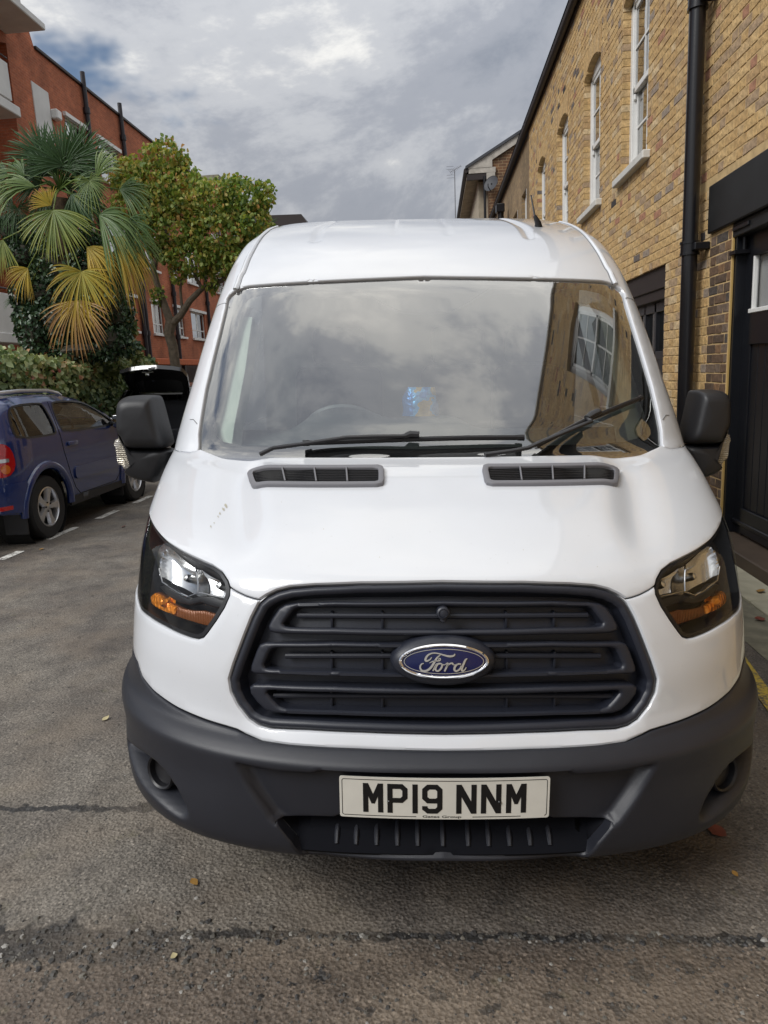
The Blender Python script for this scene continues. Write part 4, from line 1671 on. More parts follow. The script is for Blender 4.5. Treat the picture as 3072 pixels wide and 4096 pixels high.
def leaf_geo(s, bend=0.25):
    prof = [(0, 0.03), (0.18, 0.26), (0.42, 0.36), (0.7, 0.24), (0.9, 0.09), (1.0, 0.0)]
    V, F = [], []
    for x, w in prof:
        z = bend * (x - 0.5) ** 2
        V += [((x - .5) * s, -w * s, z * s + 0.10 * w * s), ((x - .5) * s, 0, z * s), ((x - .5) * s, w * s, z * s + 0.14 * w * s)]
    for i in range(len(prof) - 1):
        F += [(3 * i, 3 * i + 1, 3 * i + 4, 3 * i + 3), (3 * i + 1, 3 * i + 2, 3 * i + 5, 3 * i + 4)]
    return V, F


for (px, py, s, mt, lab, zz) in ((1643, 1278, 0.075, 'leaf_ochre', 'ochre fallen leaf lying on the pale pavement slab', 0.03), (1640, 1338, 0.07, 'leaf_rust', 'rust red fallen leaf on the gutter beside the right headlamp', 0.01),
                                 (1545, 1795, 0.075, 'leaf_rust', 'dark red leaf on the road under the right bumper corner', 0.004), (1588, 1890, 0.025, 'leaf_ochre', 'tiny ochre leaf on the road right of the bumper', 0.004),
                                 (376, 2067, 0.028, 'leaf_pale', 'pale leaf fragment on the near road left of centre', 0.004), (229, 1553, 0.04, 'leaf_pale', 'pale leaf on the road left of the bumper corner', 0.004),
                                 (267, 1138, 0.07, 'leaf_rust', 'dark brown leaf on the road beyond the left headlamp', 0.004), (90, 1187, 0.06, 'leaf_ochre', 'small yellow leaf on the road behind the blue car', 0.004),
                                 (420, 1908, 0.035, 'leaf_ochre', 'slender ochre leaf on the road below the bumper', 0.004)):
    p = on_z(px, py, zz)
    o = mk('fallen_leaf', *leaf_geo(s), mt)
    o.location = (p[0], p[1], zz + 0.004)
    o.rotation_euler = (R(cr.uniform(-12, 12)), R(cr.uniform(-12, 12)), cr.uniform(0, 6))
    tag(o, lab, 'leaf', 'fallen leaves')


# ================================================================== brickwork
def brick_mat(name, stops, noise_k=0.35):
    m, t = new_mat(name)
    at = t.add('ShaderNodeAttribute', attribute_name='tone')
    c = t.ramp(at.outputs['Fac'], stops, 'CONSTANT')
    n = t.noise(28, 5, 0.65).outputs[0]
    n2 = t.noise(7, 4, 0.6).outputs[0]
    c = t.mix(1.0, c, t.ramp(n, [(0.3, 1 - noise_k), (0.7, 1 + noise_k * 0.55)]), 'MULTIPLY')
    c = t.mix(1.0, c, t.ramp(n2, [(0.3, 0.85), (0.7, 1.1)]), 'MULTIPLY')
    principled(t, c, 0.85, 0.0, t.bump(t.noise(45, 5, 0.7).outputs[0], 0.7, 0.012))


YB = [(0.0, (0.57, 0.38, 0.165)), (0.20, (0.60, 0.41, 0.19)), (0.38, (0.53, 0.345, 0.15)), (0.52, (0.55, 0.38, 0.19)), (0.66, (0.47, 0.305, 0.145)), (0.76, (0.60, 0.45, 0.26)),
      (0.84, (0.40, 0.28, 0.17)), (0.915, (0.31, 0.245, 0.19)), (0.95, (0.40, 0.20, 0.12)), (0.978, (0.15, 0.125, 0.11)), (0.990, (0.045, 0.04, 0.04))]
brick_mat('stock_brick', YB, 0.36)
brick_mat('sooty_brick', [(0.0, (0.10, 0.065, 0.042)), (0.3, (0.14, 0.085, 0.05)), (0.55, (0.17, 0.12, 0.085)), (0.8, (0.21, 0.12, 0.06)), (0.92, (0.08, 0.065, 0.055))])
simple('mortar', (0.54, 0.385, 0.19), 0.9, var=0.25, vscale=12, bump=0.5, bscale=150)
simple('mortar_dark', (0.20, 0.16, 0.11), 0.9, var=0.3, vscale=12, bump=0.5, bscale=150)


def tone_attr(me, vals):
    a = me.attributes.new('tone', 'FLOAT', 'FACE')
    a.data.foreach_set('value', vals)


def screen_of(p):
    q = AX_W @ (np.asarray(p) - CAM_W)
    if q[2] <= 0.2:
        return None
    return 384 + FPX * q[0] / q[2], 512 - FPX * q[1] / q[2], q[2]


def brick_wall(parent, X, rects, holes, mat, seed, course=0.0775, zlo=0.0, depth=0.11, singles=300, extra=()):
    """Flemish bond on the plane x = X facing -x; rects: list of (y0,y1,z0,z1) to fill; holes: list of (y0,y1,z0,z1,rise)"""
    rg = random.Random(seed)
    S_, H_, J_ = 0.222, 0.104, 0.011
    bl = []
    for (y0, y1, z0, z1) in rects:
        nrow = int((z1 - zlo) / course) + 1
        for r in range(nrow):
            zb_, zt = zlo + r * course, zlo + (r + 1) * course - J_
            if zb_ < z0 - 1e-4 or zt > z1 + 1e-3:
                continue
            # free intervals of this course
            iv = [(y0, y1)]
            for (a, b, c, d, rise) in holes:
                zm = (zb_ + zt) / 2
                if c - 0.02 < zm < d + rise:
                    if zm > d:
                        k = math.sqrt(max(0, 1 - ((zm - d) / max(rise, 1e-6))))
                        ca, ha = (a + b) / 2, (b - a) / 2
                        a_, b_ = ca - ha * k, ca + ha * k
                    else:
                        a_, b_ = a, b
                    a_, b_ = a_ + 0.005, b_ - 0.005
                    nv = []
                    for (p, q) in iv:
                        if b_ <= p or a_ >= q:
                            nv.append((p, q))
                        else:
                            if a_ - p > 0.03:
                                nv.append((p, a_))
                            if q - b_ > 0.03:
                                nv.append((b_, q))
                    iv = nv
            y = y0 - (0.28 if r % 2 else 0.11)
            k = 0
            while y < y1:
                L = S_ if k % 2 == 0 else H_
                for (p, q) in iv:
                    a, b = max(y, p), min(y + L, q)
                    if b - a > 0.025:
                        bl.append((a, b, zb_, zt, abs((b - a) - L) < 1e-4, k % 2))
                y += L + J_
                k += 1
    # which ones show largest
    def score(b_):
        s = screen_of((X, (b_[0] + b_[1]) / 2, (b_[2] + b_[3]) / 2))
        if s is None or not (0 < s[0] < 768 and 0 < s[1] < 600):
            return 0
        return 1 / s[2]
    idx = sorted(range(len(bl)), key=lambda i: -score(bl[i]))
    pick = set(i for i in idx if bl[i][4] and score(bl[i]) > 0)
    pick = set([i for i in idx if i in pick][:singles])
    var = {}

    def brick_geo(rg, ly, lz):
        j = lambda s: rg.uniform(-s, s)
        px = rg.uniform(0.0, 0.003)
        fr = [(-px + j(.002), j(.006) + 0.004, j(.005) + 0.003), (-px + j(.002), ly + j(.006) - 0.004, j(.005) + 0.003), (-px + j(.002), ly + j(.006) - 0.004, lz + j(.005) - 0.003), (-px + j(.002), j(.006) + 0.004, lz + j(.005) - 0.003)]
        md = [(0.0025, 0, 0), (0.0025, ly, 0), (0.0025, ly, lz), (0.0025, 0, lz)]
        bk = [(depth, 0, 0), (depth, ly, 0), (depth, ly, lz), (depth, 0, lz)]
        V = fr + md + bk
        F = [(0, 3, 2, 1)]
        for o in (0, 4):
            F += [(o + i, o + (i + 1) % 4, o + 4 + (i + 1) % 4, o + 4 + i) for i in range(4)]
        return V, F
    vg = random.Random(seed + 1)
    for kind, ly in ((0, S_), (1, H_)):
        for q in range(20):
            g = brick_geo(vg, ly, course - J_)
            me = bpy.data.meshes.new('brick')
            me.from_pydata(g[0], [], g[1])
            me.materials.append(MATS[mat])
            tone_attr(me, [vg.random()] * len(g[1]))
            var.setdefault(kind, []).append(me)
    V, F, T = [], [], []
    for i, b_ in enumerate(bl):
        if i in pick:
            o = bpy.data.objects.new('brick', rg.choice(var[b_[5]]))
            link(o, parent)
            o.location = (X, b_[0], b_[2])
        else:
            g = brick_geo(rg, b_[1] - b_[0], b_[3] - b_[2])
            o_ = len(V)
            V += [(X + v[0], b_[0] + v[1], b_[2] + v[2]) for v in g[0]]
            F += [tuple(q + o_ for q in f) for f in g[1]]
            T += [rg.random()] * len(g[1])
    for g in extra:
        o_ = len(V)
        V += list(g[0])
        F += [tuple(q + o_ for q in f) for f in g[1]]
        T += [rg.random() * 0.7] * len(g[1])
    if V:
        o = mk('bricks', V, F, mat, parent, False)
        tone_attr(o.data, T)
        tag(o, kind='stuff')


def wall_sheet(X, y0, y1, z0, z1, holes, thick):
    """mortar sheet with openings, facing -x"""
    hs = []
    for (a, b, c, d, rise) in holes:
        h = [(a, c), (b, c), (b, d)]
        if rise:
            for k in range(1, 10):
                u = k / 10
                h.append((b + (a - b) * u, d + rise * (1 - (2 * u - 1) ** 2)))
        h.append((a, d))
        hs.append(h)
    pts, F, loops = tri_region([(y0, z0), (y1, z0), (y1, z1), (y0, z1)], hs, 50.0)
    V = [(X, p[0], p[1]) for p in pts]
    F = [tuple(reversed(f)) for f in F]
    n = len(V)
    V += [(X + thick, p[0], p[1]) for p in pts]
    for L in loops:
        F += [(L[i], L[(i + 1) % len(L)], n + L[(i + 1) % len(L)], n + L[i]) for i in range(len(L))]
    return V, F


simple('white_joinery', (0.72, 0.72, 0.70), 0.4, var=0.05)
simple('white_render', (0.66, 0.66, 0.64), 0.8, var=0.10, vscale=2)
simple('sill_stone', (0.60, 0.59, 0.55), 0.7, var=0.12)
simple('black_door', (0.008, 0.009, 0.012), 0.30, var=0.2, vscale=3, bump=0.1, bscale=60)
simple('black_iron', (0.007, 0.007, 0.009), 0.28, bump=0.15, bscale=30)
simple('brown_fascia', (0.022, 0.014, 0.012), 0.55)
simple('lead_black', (0.012, 0.013, 0.014), 0.5, var=0.3)
simple('room_dark', (0.02, 0.02, 0.02), 0.9)
simple('room_curtain', (0.50, 0.50, 0.48), 0.9, var=0.2, vscale=6)
simple('slate', (0.05, 0.052, 0.06), 0.6, var=0.3, vscale=3)
simple('timber_strip', (0.45, 0.30, 0.10), 0.6)

# ------------------------------------------------------------------ right: mews house with sash windows
XB = 2.28
hb = empty('brick_mews_house', (0, 0, 0), 0, 'yellow stock brick house with tall white sash windows above the van roof', 'house')
WIN = [(6.31, 7.31), (8.40, 9.40), (10.62, 11.62), (12.95, 13.95)]
holesB = [(a, b, 3.57, 5.30, 0.13) for a, b in WIN] + [(5.60, 8.60, -0.1, 2.43, 0.0), (9.6, 10.6, -0.1, 2.2, 0.0), (11.6, 13.6, 0.9, 2.3, 0.0)]
YB0, YB1, ZB = 5.03, 15.2, 6.47
mk('mortar', *wall_sheet(XB + 0.003, YB0, YB1, 0, ZB, holesB, 0.10), 'mortar', hb, False)
vous = []
for a, b in WIN:                                                       # gauged arches over the windows
    n = 17
    for k in range(n):
        u0, u1 = k / n, (k + 0.93) / n
        f = lambda u: (a + (b - a) * u, 5.30 + 0.13 * (1 - (2 * u - 1) ** 2))
        (ya_, za_), (yb_, zb_) = f(u0), f(u1)
        tilt = lambda u: (u - 0.5) * 0.14
        q = [(ya_, za_ + .002), (yb_, zb_ + .002), (yb_ + tilt(u1), 5.64), (ya_ + tilt(u0), 5.64)]
        vous.append(([(XB - 0.004, p[0], p[1]) for p in q] + [(XB + 0.11, p[0], p[1]) for p in q],
                     [(3, 2, 1, 0), (0, 1, 5, 4), (1, 2, 6, 5), (2, 3, 7, 6), (3, 0, 4, 7)]))
holes_br = [(a - 0.06 * 0, b, 3.57, 5.30, 0.13) for a, b in WIN] + holesB[4:] + [(a - 0.07, b + 0.07, 5.44, 5.64, 0.0) for a, b in WIN]
brick_wall(hb, XB, [(YB0, YB1, 0.0, ZB)], holes_br, 'stock_brick', 11, extra=vous)


def sash(parent, X, a, b, z0, z1, rise, bars=1, cols=2):
    """box sash window set back in its opening, facing -x"""
    fr, d0 = 0.09, X + 0.085
    w = mk('sash_window', *join([bx(d0, d0 + 0.09, a, a + fr, z0, z1 + 0.1, 0.006), bx(d0, d0 + 0.09, b - fr, b, z0, z1 + 0.1, 0.006),
                                 bx(d0 - 0.01, d0 + 0.09, a, b, z0 - 0.01, z0 + 0.07, 0.006), bx(d0, d0 + 0.09, a, b, z1 - 0.02, z1 + rise + 0.03, 0.006)]), 'white_joinery', parent)
    zm = (z0 + z1) / 2
    for (s0, s1, dx) in ((z0 + 0.06, zm + 0.03, 0.045), (zm - 0.03, z1 - 0.02, 0.012)):
        x0, x1 = d0 + dx, d0 + dx + 0.035
        gs = [bx(x0, x1, a + fr, a + fr + 0.045, s0, s1, 0.004), bx(x0, x1, b - fr - 0.045, b - fr, s0, s1, 0.004),
              bx(x0, x1, a + fr, b - fr, s0, s0 + 0.06, 0.004), bx(x0, x1, a + fr, b - fr, s1 - 0.05, s1, 0.004)]
        mk('sash', *join(gs), 'white_joinery', w)
        ym = (a + b) / 2
        zc = (s0 + s1) / 2
        mk('glazing_bar', *join([bx(x0 + .004, x1 - .004, a + fr, b - fr, zc - 0.011, zc + 0.011), bx(x0 + .005, x1 - .005, ym - 0.011, ym + 0.011, s0, s1)]), 'white_joinery', w)
        for (p, q) in ((a + fr + .045, ym - .011), (ym + .011, b - fr - .045)):
            for (r0, r1) in ((s0 + .06, zc - .011), (zc + .011, s1 - .05)):
                xg = x0 + 0.017
                mk('pane', [(xg, p, r0), (xg, q, r0), (xg, q, r1), (xg, p, r1)], [(0, 3, 2, 1)], 'house_glass', w, False)
    # horns of the upper sash
    mk('sash_horn', *join([bx(d0 + .012, d0 + .045, a + fr, a + fr + .04, zm - .10, zm - .03, 0.01), bx(d0 + .012, d0 + .045, b - fr - .04, b - fr, zm - .10, zm - .03, 0.01)]), 'white_joinery', w)
    mk('room', *bx(d0 + 0.12, d0 + 1.0, a - 0.1, b + 0.1, z0 - 0.1, z1 + 0.2), 'room_dark', w, False)
    mk('blind', [(d0 + 0.11, a + fr, zm - 0.1), (d0 + 0.11, b - fr, zm - 0.1), (d0 + 0.11, b - fr, z1), (d0 + 0.11, a + fr, z1)], [(0, 3, 2, 1)], 'room_curtain', w, False)
    mk('window_sill', *bx(X - 0.075, d0 + 0.05, a - 0.12, b + 0.12, z0 - 0.085, z0 - 0.002, 0.01), 'sill_stone', w)
    return w


for a, b in WIN:
    sash(hb, XB, a, b, 3.57, 5.30, 0.13)
mk('eaves_gutter', *join([tube([(XB - 0.07, YB0, ZB + 0.035), (XB - 0.07, 27.0, ZB + 0.035)], 0.062, 10), bx(XB - 0.02, XB + 0.3, YB0, YB1, ZB - 0.05, ZB + 0.12)]), 'brown_fascia', hb)
mk('roof', [(XB - 0.13, YB0, ZB + 0.10), (XB - 0.13, YB1, ZB + 0.10), (XB + 4.2, YB1, ZB + 2.3), (XB + 4.2, YB0, ZB + 2.3)], [(0, 3, 2, 1)], 'slate', hb, False)
mk('wall_body', *bx(XB + 1.3, XB + 4, YB0 + 0.01, YB1, 0, ZB), 'room_dark', hb, False)  # dark block added behind the rooms so that no light leaks through
# dark garage opening with timber lintel, frame, glazed leaf
gd = mk('garage_door', *join([bx(XB + 0.14, XB + 0.20, 5.60, 8.60, 0.0, 1.55), bx(XB + 0.13, XB + 0.21, 5.60, 5.70, 0, 2.2, 0.004), bx(XB + 0.13, XB + 0.21, 6.30, 6.36, 0, 2.2, 0.004), bx(XB + 0.13, XB + 0.21, 5.6, 8.6, 1.52, 1.60, 0.004),
                              bx(XB + 0.13, XB + 0.21, 5.6, 8.6, 2.0, 2.21, 0.004), bx(XB + 0.13, XB + 0.21, 5.97, 6.02, 1.55, 2.1, 0.004), bx(XB + 0.13, XB + 0.21, 6.68, 6.73, 1.55, 2.1, 0.004), bx(XB + 0.13, XB + 0.21, 7.05, 7.11, 0, 2.1, 0.004)]), 'black_door', hb)
for y0 in (5.70, 6.02, 6.36, 6.73, 7.11):
    mk('pane', [(XB + 0.17, y0, 1.6), (XB + 0.17, y0 + 0.3, 1.6), (XB + 0.17, y0 + 0.3, 2.0), (XB + 0.17, y0, 2.0)], [(0, 3, 2, 1)], 'house_glass', gd, False)
mk('garage_lintel', *join([bx(XB + 0.03, XB + 0.15, 5.52, 8.7, 2.20, 2.425, 0.006), bx(XB + 0.05, XB + 0.16, 5.62, 8.6, 2.10, 2.20, 0.004)]), 'brown_fascia', hb)
mk('garage_dark', *bx(XB + 0.9, XB + 1.2, 5.2, 9.2, 0, 2.6), 'room_dark', hb, False)
mk('garage_dark', *bx(XB + 0.10, XB + 0.13, 9.5, 13.8, 0, 2.3), 'black_door', hb, False)

# ------------------------------------------------------------------ right: house with the black garage doors
XA = 2.36
ha = empty('brick_garage_house', (0, 0, 0), 0, 'brick house with black boarded garage doors and dark lintel beside the van', 'house')
ZA = 6.5
DY0, DY1 = 1.35, 4.28                                                  # doorway
holesA = [(DY0, DY1, -0.1, 2.50, 0.0), (-1.2, -0.2, 3.5, 5.3, 0.12), (1.2, 2.2, 3.5, 5.3, 0.12), (-6, -5, 3.5, 5.3, 0.12), (-4.4, -2.2, -0.1, 2.4, 0)]
mk('mortar', *wall_sheet(XA + 0.003, -16, YB0, 0, ZA, holesA, 0.10), 'mortar', ha, False)
brick_wall(ha, XA, [(2.3, YB0, 2.88, ZA)], [(DY0, 4.70, -0.1, 2.88, 0.0)], 'stock_brick', 23)
brick_wall(ha, XA, [(4.72, YB0, 0.0, 2.86), ], [], 'stock_brick', 29, singles=0)
brick_wall(ha, XA, [(DY1 + 0.012, 4.715, 0.0, 2.50)], [], 'sooty_brick', 31, singles=80)
# far part of the same wall, only seen mirrored in the glass
brick_wall(ha, XA, [(-9.0, 2.29, 2.5, ZA), (-9.0, DY0, 0, 2.5)], holesA[1:], 'stock_brick', 37, singles=0)
for a, b in ((-1.2, -0.2), (1.2, 2.2)):
    sash(ha, XA, a, b, 3.5, 5.3, 0.12)
mk('door_lintel', *join([bx(XA - 0.035, XA + 0.11, -0.3, 4.70, 2.50, 2.865, 0.008), bx(XA + 0.005, XA + 0.12, -0.3, 4.40, 2.40, 2.50, 0.006)]), 'lead_black', ha)
mk('timber_edge', *bx(XA + 0.004, XA + 0.022, DY1 - 0.006, DY1 + 0.008, 0.0, 2.40, 0.003), 'timber_strip', ha)
mk('parapet_coping', *bx(XA - 0.05, XA + 0.35, -16, YB0, ZA, ZA + 0.08, 0.01), 'sill_stone', ha)
mk('wall_body', *bx(XA + 0.11, XA + 4, -16, YB0, ZA - 0.6, ZA - 0.01), 'mortar_dark', ha, False)
XD = XA + 0.10
mk('door_frame', *bx(XA + 0.024, XD + 0.06, DY1 - 0.035, DY1 + 0.004, 0.0, 2.42, 0.003), 'black_door', ha)
dr = mk('garage_door', *join([bx(XD, XD + 0.05, DY1 - 0.17, DY1 - 0.03, 0.12, 2.40, 0.004), bx(XD - .012, XD + 0.05, 2.8, DY1 - 0.17, 1.60, 1.86, 0.004), bx(XD - .01, XD + 0.05, 2.8, DY1 - 0.17, 2.24, 2.40, 0.004),
                              bx(XD - .012, XD + 0.05, 2.8, DY1 - 0.17, 0.14, 0.34, 0.004), bx(XD, XD + 0.05, 2.8, 2.93, 0.12, 2.4, 0.004), bx(XD + 0.03, XD + 0.05, DY0, 2.8, 0.12, 2.4, 0.004)]), 'black_door', ha)
n = 10
yb = np.linspace(2.93, DY1 - 0.17, n + 1)
for i in range(n):
    mk('plank', *bx(XD + 0.012, XD + 0.04, yb[i] + 0.003, yb[i + 1] - 0.003, 0.34, 1.61, 0.005), 'black_door', dr)
mk('door_sill_rail', *bx(XD - 0.022, XD + 0.02, 2.8, DY1 - 0.04, 0.20, 0.235, 0.006), 'black_door', dr)
mk('window_panel', [(XD + 0.02, 2.93, 1.86), (XD + 0.02, DY1 - 0.17, 1.86), (XD + 0.02, DY1 - 0.17, 2.24), (XD + 0.02, 2.93, 2.24)], [(0, 3, 2, 1)], 'lens_clear', dr, False)
mk('window_bead', *join([bx(XD - 0.005, XD + 0.03, DY1 - 0.19, DY1 - 0.165, 1.84, 2.26, 0.003), bx(XD - 0.02, XD + 0.03, 2.9, DY1 - 0.15, 1.83, 1.862, 0.004)]), 'white_joinery', dr)
mk('window_blind', [(XD + 0.05, 2.93, 1.84), (XD + 0.05, DY1 - 0.15, 1.84), (XD + 0.05, DY1 - 0.15, 2.26), (XD + 0.05, 2.93, 2.26)], [(0, 3, 2, 1)], 'white_render', dr, False)
mk('hinge', *join([bx(XA - 0.01, XD + 0.02, DY1 - 0.30, DY1 - 0.02, 2.44, 2.47, 0.004), tube([(XD - 0.02, DY1 - 0.04, 2.28), (XD - 0.02, DY1 - 0.04, 2.50)], 0.016, 8), tube([(XD - 0.03, DY1 - 0.2, 2.40), (XD - 0.03, DY1 - 0.2, 2.47)], 0.014, 8), bx(XA - 0.015, XD, DY1 - 0.10, DY1 + 0.0, 2.27, 2.30, 0.003)]), 'black_iron', dr)
mk('door_step', *bx(2.225, XD + 0.08, DY0, DY1 + 0.02, -0.02, 0.115, 0.008), 'brown_step', ha)
mk('plinth', *bx(2.228, XA + 0.05, DY1 + 0.022, 15.2, -0.02, 0.05, 0.006), 'old_concrete', ha)
# rainwater pipe (fixed to the wall)
px_, py_ = 2.245, 4.86
dp = mk('drainpipe', *tube([(px_, py_, 0.0), (px_, py_, 6.9)], 0.063, 20), 'black_iron', ha)
for zc in (2.42, 4.27):
    mk('pipe_collar', *join([tube([(px_, py_, zc - 0.05), (px_, py_, zc + 0.055)], 0.074, 20), tube([(px_, py_, zc + 0.035), (px_, py_, zc + 0.055)], 0.081, 20), tube([(px_, py_, zc - 0.055), (px_, py_, zc - 0.035)], 0.079, 20),
                             bx(px_ - 0.01, XA, py_ - 0.15, py_ - 0.06, zc - 0.03, zc + 0.03, 0.008)]), 'black_iron', dp)

# ------------------------------------------------------------------ right: further houses
hd = empty('distant_brick_house', (0, 0, 0), 0, 'older darker brick house adjoining beyond the sash windows', 'house')
m, t = new_mat('brick_far_yellow')


def far_brick(t, c1, c2, mort, scale=1.0, axis='YZ', streak=0.0):
    sp = t.add('ShaderNodeSeparateXYZ')
    t.put(sp.inputs[0], t.obj())
    cb = t.add('ShaderNodeCombineXYZ')
    t.put(cb.inputs[0], sp.outputs[axis[0]])
    t.put(cb.inputs[1], sp.outputs[axis[1]])
    b = t.add('ShaderNodeTexBrick', {'Scale': 1.0, 'Mortar Size': 0.010, 'Brick Width': 0.225 * scale, 'Row Height': 0.075 * scale, 'Bias': 0.0, 'Mortar Smooth': 0.2})
    t.put(b.inputs['Vector'], cb.outputs[0])
    t.put(b.inputs['Color1'], c1)
    t.put(b.inputs['Color2'], c2)
    t.put(b.inputs['Mortar'], mort)
    c = b.outputs[0]
    n = t.ramp(t.noise(1.1, 6, 0.65).outputs[0], [(0.3, 0.60), (0.7, 1.22)])
    c = t.mix(1.0, c, n, 'MULTIPLY')
    n2 = t.ramp(t.noise(14, 4, 0.7).outputs[0], [(0.3, 0.75), (0.7, 1.2)])
    c = t.mix(1.0, c, n2, 'MULTIPLY')
    principled(t, c, 0.9, 0.0, t.bump(b.outputs[1], -0.6, 0.01))


far_brick(t, (0.32, 0.22, 0.11), (0.24, 0.16, 0.085), (0.22, 0.17, 0.11))
m, t = new_mat('brick_red')
far_brick(t, (0.48, 0.145, 0.062), (0.37, 0.105, 0.048), (0.42, 0.175, 0.10))
m, t = new_mat('brick_red_end')
far_brick(t, (0.48, 0.145, 0.062), (0.37, 0.105, 0.048), (0.42, 0.175, 0.10), axis='XZ')
m, t = new_mat('brick_brown_end')
far_brick(t, (0.20, 0.095, 0.045), (0.13, 0.07, 0.04), (0.34, 0.24, 0.13), axis='XZ', scale=1.35)
hz_ = [(15.85, 16.75, 3.9, 5.45, 0), (17.6, 18.9, 3.7, 5.35, 0), (21.0, 22.2, 3.6, 5.3, 0)]
mk('wall', *wall_sheet(XB + 0.02, YB1 + 0.01, 27, 0, ZB, hz_, 0.2), 'brick_far_yellow', hd, False)
for a, b, c, d, _ in hz_:
    mk('window', *bx(XB + 0.10, XB + 0.3, a, b, c, d), 'white_render', hd, False)
    mk('window_reveal', *bx(XB + 0.025, XB + 0.12, a, a + 0.10, c, d), 'white_joinery', hd, False)
mk('roof', [(XB - 0.13, YB1 + .01, ZB + 0.10), (XB - 0.13, 27, ZB + 0.10), (XB + 4.2, 27, ZB + 2.3), (XB + 4.2, YB1 + .01, ZB + 2.3)], [(0, 3, 2, 1)], 'slate', hd, False)
mk('wall_body', *bx(XB + 0.3, XB + 4, YB1 + 0.02, 27, 0, ZB), 'room_dark', hd, False)
fl_ = on_x(*crop((1750, 480, 2450, 1000), 1659, 598, 800), 2.08)
fb = mk('flue_terminal', *join([bx(fl_[0] - 0.13, fl_[0] + 0.10, fl_[1] - 0.15, fl_[1] + 0.15, fl_[2] - 0.22, fl_[2], 0.015), tube([(fl_[0], fl_[1], fl_[2] - 0.7), (fl_[0], fl_[1], fl_[2] - 0.2)], 0.085, 12), bx(fl_[0], XB + .02, fl_[1] - .04, fl_[1] + .04, fl_[2] - .7, fl_[2] - .55)]), 'black_iron', hd)

hc = empty('gabled_house', (0, 0, 0), 0, 'brown brick gabled house with pale bargeboard at the far end of the terrace', 'house')
GY = 27.3
gx0, gx1 = 2.35, 8.0
simple('bargeboard', (0.48, 0.44, 0.38), 0.8, var=0.3, vscale=4)
simple('soffit_cream', (0.42, 0.36, 0.27), 0.85, var=0.25, vscale=3)
rs = (9.90 - 8.86) / (3.465 - 1.572)
zr = lambda x: 8.86 + rs * (x - 1.572)
xm_ = 5.2
mk('gable_wall', *prism([(gx0, 0), (8.0, 0), (8.0, zr(2 * xm_ - 8.0) - .2), (xm_, zr(xm_) - 0.2), (gx0, zr(gx0) - 0.2)], GY, GY + 9, lambda a, b, d: (a, d, b)), 'brick_brown_end', hc, False)
mk('side_wall', *bx(gx0 - 0.35, gx0 + 0.02, GY + 0.5, GY + 9, 0, 8.45), 'soffit_cream', hc, False)
mk('bargeboard', *prism([(1.572, 8.86), (xm_, zr(xm_)), (xm_, zr(xm_) - 0.32), (2.5, zr(2.5) - 0.32), (2.5, 8.86 - 0.06), (1.60, 8.80)], GY - 0.10, GY - 0.04, lambda a, b, d: (a, d, b)), 'bargeboard', hc, False)
mk('roof', *prism([(1.50, 8.88), (xm_, zr(xm_) + 0.04), (9, zr(xm_) + 0.04 - rs * (9 - xm_)), (9, zr(xm_) - rs * (9 - xm_) - .08), (xm_, zr(xm_) - 0.06), (1.50, 8.78)], GY - 0.16, GY + 9.4, lambda a, b, d: (a, d, b)), 'slate', hc, False)
mk('soffit', *bx(1.56, gx0, GY - 0.02, GY + 9.2, 8.55, 8.62), 'soffit_cream', hc, False)
mk('eaves_gutter', *tube([(1.52, GY - 0.1, 8.74), (1.52, GY + 9.2, 8.74)], 0.09, 10), 'brown_fascia', hc)
mk('corbel', *join([bx(1.62, 2.62, GY - 0.09, GY + 0.1, 8.62, 8.80), bx(2.28, 2.6, GY - 0.085, GY + 0.05, 8.38, 8.62)]), 'bargeboard', hc, False)
mk('beam', *bx(1.55, 2.32, GY - 0.07, GY + 0.02, 8.40, 8.60), 'brown_fascia', hc, False)
mk('drainpipe', *tube([(2.20, GY - 0.06, 0), (2.20, GY - 0.06, 8.5)], 0.05, 10), 'black_iron', hc)
dsh = mk('satellite_dish', *lathe([(0.30, 0.0), (0.29, -0.015), (0.2, -0.05), (0.1, -0.075), (0.0, -0.08)], 28, frame_at(on_y(*crop((1750, 480, 2450, 1000), 1659, 505, 600), GY - 0.4), (-0.55, -0.7, 0.35), (0, 0, 1))), 'slate', None)
tag(dsh, 'grey satellite dish on the wall of the far gabled house', 'satellite dish')
dq = Vector(on_y(*crop((1750, 480, 2450, 1000), 1659, 505, 600), GY - 0.4))
mk('feed_arm', *tube([dq + Vector((0, 0, -0.28)), dq + Vector((-0.12, -0.22, -0.16)), dq + Vector((-0.12, -0.24, -0.06))], 0.018, 6), 'black_iron', dsh)
mk('dish_bracket', *tube([dq + Vector((0.03, 0.05, 0)), dq + Vector((0.05, 0.38, -0.05))], 0.03, 6), 'black_iron', dsh)
ab_ = on_y(*crop((1750, 480, 2450, 1000), 1659, 170, 930), 33)
at_ = on_y(*crop((1750, 480, 2450, 1000), 1659, 162, 470), 33)
ta = mk('television_aerial', *tube([(ab_[0], 33, 0), (ab_[0], 33, ab_[2]), tuple(at_)], 0.022, 6), 'vent_plastic')
tag(ta, 'thin grey rooftop television aerial standing against the clouds', 'aerial')
b0_, b1_ = Vector(on_y(*crop((1750, 480, 2450, 1000), 1659, 120, 495), 33)), Vector(on_y(*crop((1750, 480, 2450, 1000), 1659, 222, 435), 33))
gs = [tube([b0_, b1_], 0.012, 5)]
dirv = (b1_ - b0_)
for k in range(9):
    c = b0_ + dirv * (k / 8)
    h = 0.16 - 0.012 * k
    gs.append(tube([c + Vector((-0.35 * h, 0.8 * h, 0.8 * h)), c - Vector((-0.35 * h, 0.8 * h, 0.8 * h))], 0.008, 4))
